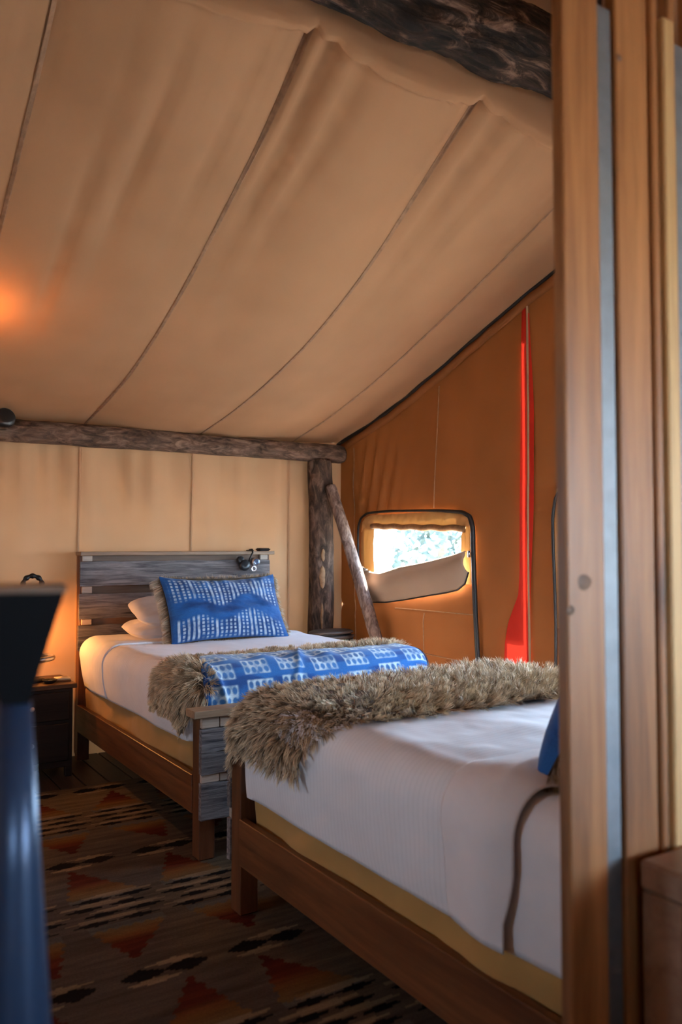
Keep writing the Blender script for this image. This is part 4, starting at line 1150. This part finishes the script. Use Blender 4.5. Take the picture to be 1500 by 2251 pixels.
# ================================================================== PARTITION, CABINET, PEDESTAL
pt = empty('wall_partition', (1.35, 0.93, 0.0), kind='structure')
ZT = 2.62
def board(name, x0, x1, y0, y1, z1, mat, bev=0.003):
    return bx(name, x0, x1, y0, y1, 0.0, z1, mat, pt, bev)
b0 = board('board', 0.984, 1.0705, 0.900, 0.9235, ZT, MAT['stud'])
board('metal_strip', 1.0745, 1.1085, 0.906, 0.922, 2.300, MAT['zinc'], 0.001)
board('board', 1.0700, 1.1140, 0.9245, 0.936, 2.40, MAT['espresso'])
b1 = board('board', 1.1125, 1.196, 0.900, 0.9235, 2.46, MAT['stud'])
board('board', 1.197, 1.215, 0.893, 0.9235, 2.36, MAT['stud'])
board('board', 1.218, 1.250, 0.884, 0.9235, 2.318, MAT['studpale'])
board('board', 1.253, 1.274, 0.900, 0.9235, 2.52, MAT['stud'])
board('metal_strip', 1.277, 1.309, 0.906, 0.922, 2.30, MAT['zinc'], 0.001)
xx = 1.312
for k, wd in enumerate((0.086, 0.090, 0.084, 0.088, 0.086, 0.090)):
    board('board', xx, xx + wd, 0.900, 0.9235, 2.46, MAT['stud'])
    xx += wd + 0.004
def knot(x, z, r, par, y=0.900):
    U, W = np.meshgrid(np.linspace(0, 2 * math.pi, 24, endpoint=False), np.linspace(0, 1, 4), indexing='ij')
    R = r * W * (1 + 0.06 * np.sin(U * 3 + x * 50))
    V = np.stack([x + R * np.cos(U) * 0.9, y - 0.0016 * (1 - W ** 2) - 0.0003, z + R * np.sin(U) * 0.75], -1)
    F = []
    for i in range(24):
        j = (i + 1) % 24
        for q in range(3): F.append([i * 4 + q, j * 4 + q, j * 4 + q + 1, i * 4 + q + 1])
    mk('knot', V.reshape(-1, 3), F, MAT['knot'], par)
knot(1.022, 1.343, 0.017, b0); knot(0.990, 1.300, 0.010, b0); knot(1.122, 2.22, 0.008, b1)

cbn = empty('rustic_cabinet', (1.36, 0.56, 0.0), 'rustic dark knotty wood cabinet in front of the plank partition', 'cabinet')
bx('body', 1.132, 1.60, 0.24, 0.872, 0.0, 0.853, MAT['rustic'], cbn, 0.006)
bx('top', 1.116, 1.62, 0.215, 0.880, 0.855, 0.902, MAT['rustictop'], cbn, 0.006)
bx('corner_stile', 1.120, 1.132, 0.805, 0.878, 0.0, 0.854, MAT['rustictop'], cbn, 0.003)
bx('corner_stile', 1.120, 1.132, 0.235, 0.305, 0.0, 0.854, MAT['rustictop'], cbn, 0.003)

pdx, pdy = 0.184, 0.947
pd = empty('pedestal_stand', (pdx, pdy, 0.012), 'tall black pedestal stand with wooden top at the left foreground', 'stand')
def frustum(name, hb, ht, z0, z1, mat, rot):
    V = []
    for h_, z in ((hb, z0), (ht, z1)):
        for sx, sy in ((-1, -1), (1, -1), (1, 1), (-1, 1)):
            x_, y_ = sx * h_, sy * h_
            V.append((pdx + x_ * math.cos(rot) - y_ * math.sin(rot), pdy + x_ * math.sin(rot) + y_ * math.cos(rot), z))
    return mk(name, V, [[3, 2, 1, 0], [0, 1, 5, 4], [1, 2, 6, 5], [2, 3, 7, 6], [3, 0, 4, 7], [4, 5, 6, 7]], mat, pd)
rotp = -math.atan2(pdx, pdy)
frustum('capital', 0.014, 0.046, 1.232, 1.350, MAT['blacklac'], rotp)
frustum('wooden_top', 0.048, 0.049, 1.351, 1.358, MAT['espressotop'], rotp)
lathe('column', [(0.062, 0.012), (0.062, 0.03), (0.054, 0.6), (0.042, 0.88), (0.029, 1.06), (0.017, 1.2315)], (pdx, pdy, 0.0), MAT['navy'], pd, 32)

# ================================================================== TREES OUTSIDE THE WINDOW
def tree(x, y, h, r, seed, label):
    rng = np.random.default_rng(seed)
    t = empty('tree', (x, y, -0.35), label, 'tree', 'trees outside the tent window')
    tube('trunk', [(x, y, -0.35), (x + 0.1, y, h * 0.4), (x, y + 0.1, h * 0.9)], [0.16, 0.11, 0.03], MAT['trunk'], t, 8)
    n = 1800
    zc = rng.uniform(0.06, 1, n); rad = r * (1 - zc) ** 0.6 * np.sqrt(rng.uniform(0.1, 1, n)) * (0.7 + 0.5 * rng.random(n)); an = rng.uniform(0, 2 * math.pi, n)
    C = np.stack([x + rad * np.cos(an), y + rad * np.sin(an), -0.35 + h * zc], -1)
    A = rng.normal(0, 1, (n, 3)); A /= np.linalg.norm(A, axis=1)[:, None]
    B = np.cross(A, rng.normal(0, 1, (n, 3))); B /= np.linalg.norm(B, axis=1)[:, None]
    s = rng.uniform(0.10, 0.24, n)[:, None]
    V = np.stack([C - A * s, C + B * s * 0.5, C + A * s, C - B * s * 0.5], 1).reshape(-1, 3)
    F = np.arange(n * 4).reshape(-1, 4)
    o = mk('foliage', V, F, MAT['leaf'], t); o['kind'] = 'stuff'
for k, (x, y, h, r, lb) in enumerate(((10.0, 17.4, 5.2, 1.6, 'leafy tree at the left of the view through the tent window'),
                                  (14.0, 17.2, 6.0, 1.7, 'leafy tree in the middle of the view through the tent window'),
                                  (15.6, 12.6, 5.6, 1.7, 'leafy tree at the right of the view through the tent window'))):
    tree(x, y, h, r, 300 + k, lb)
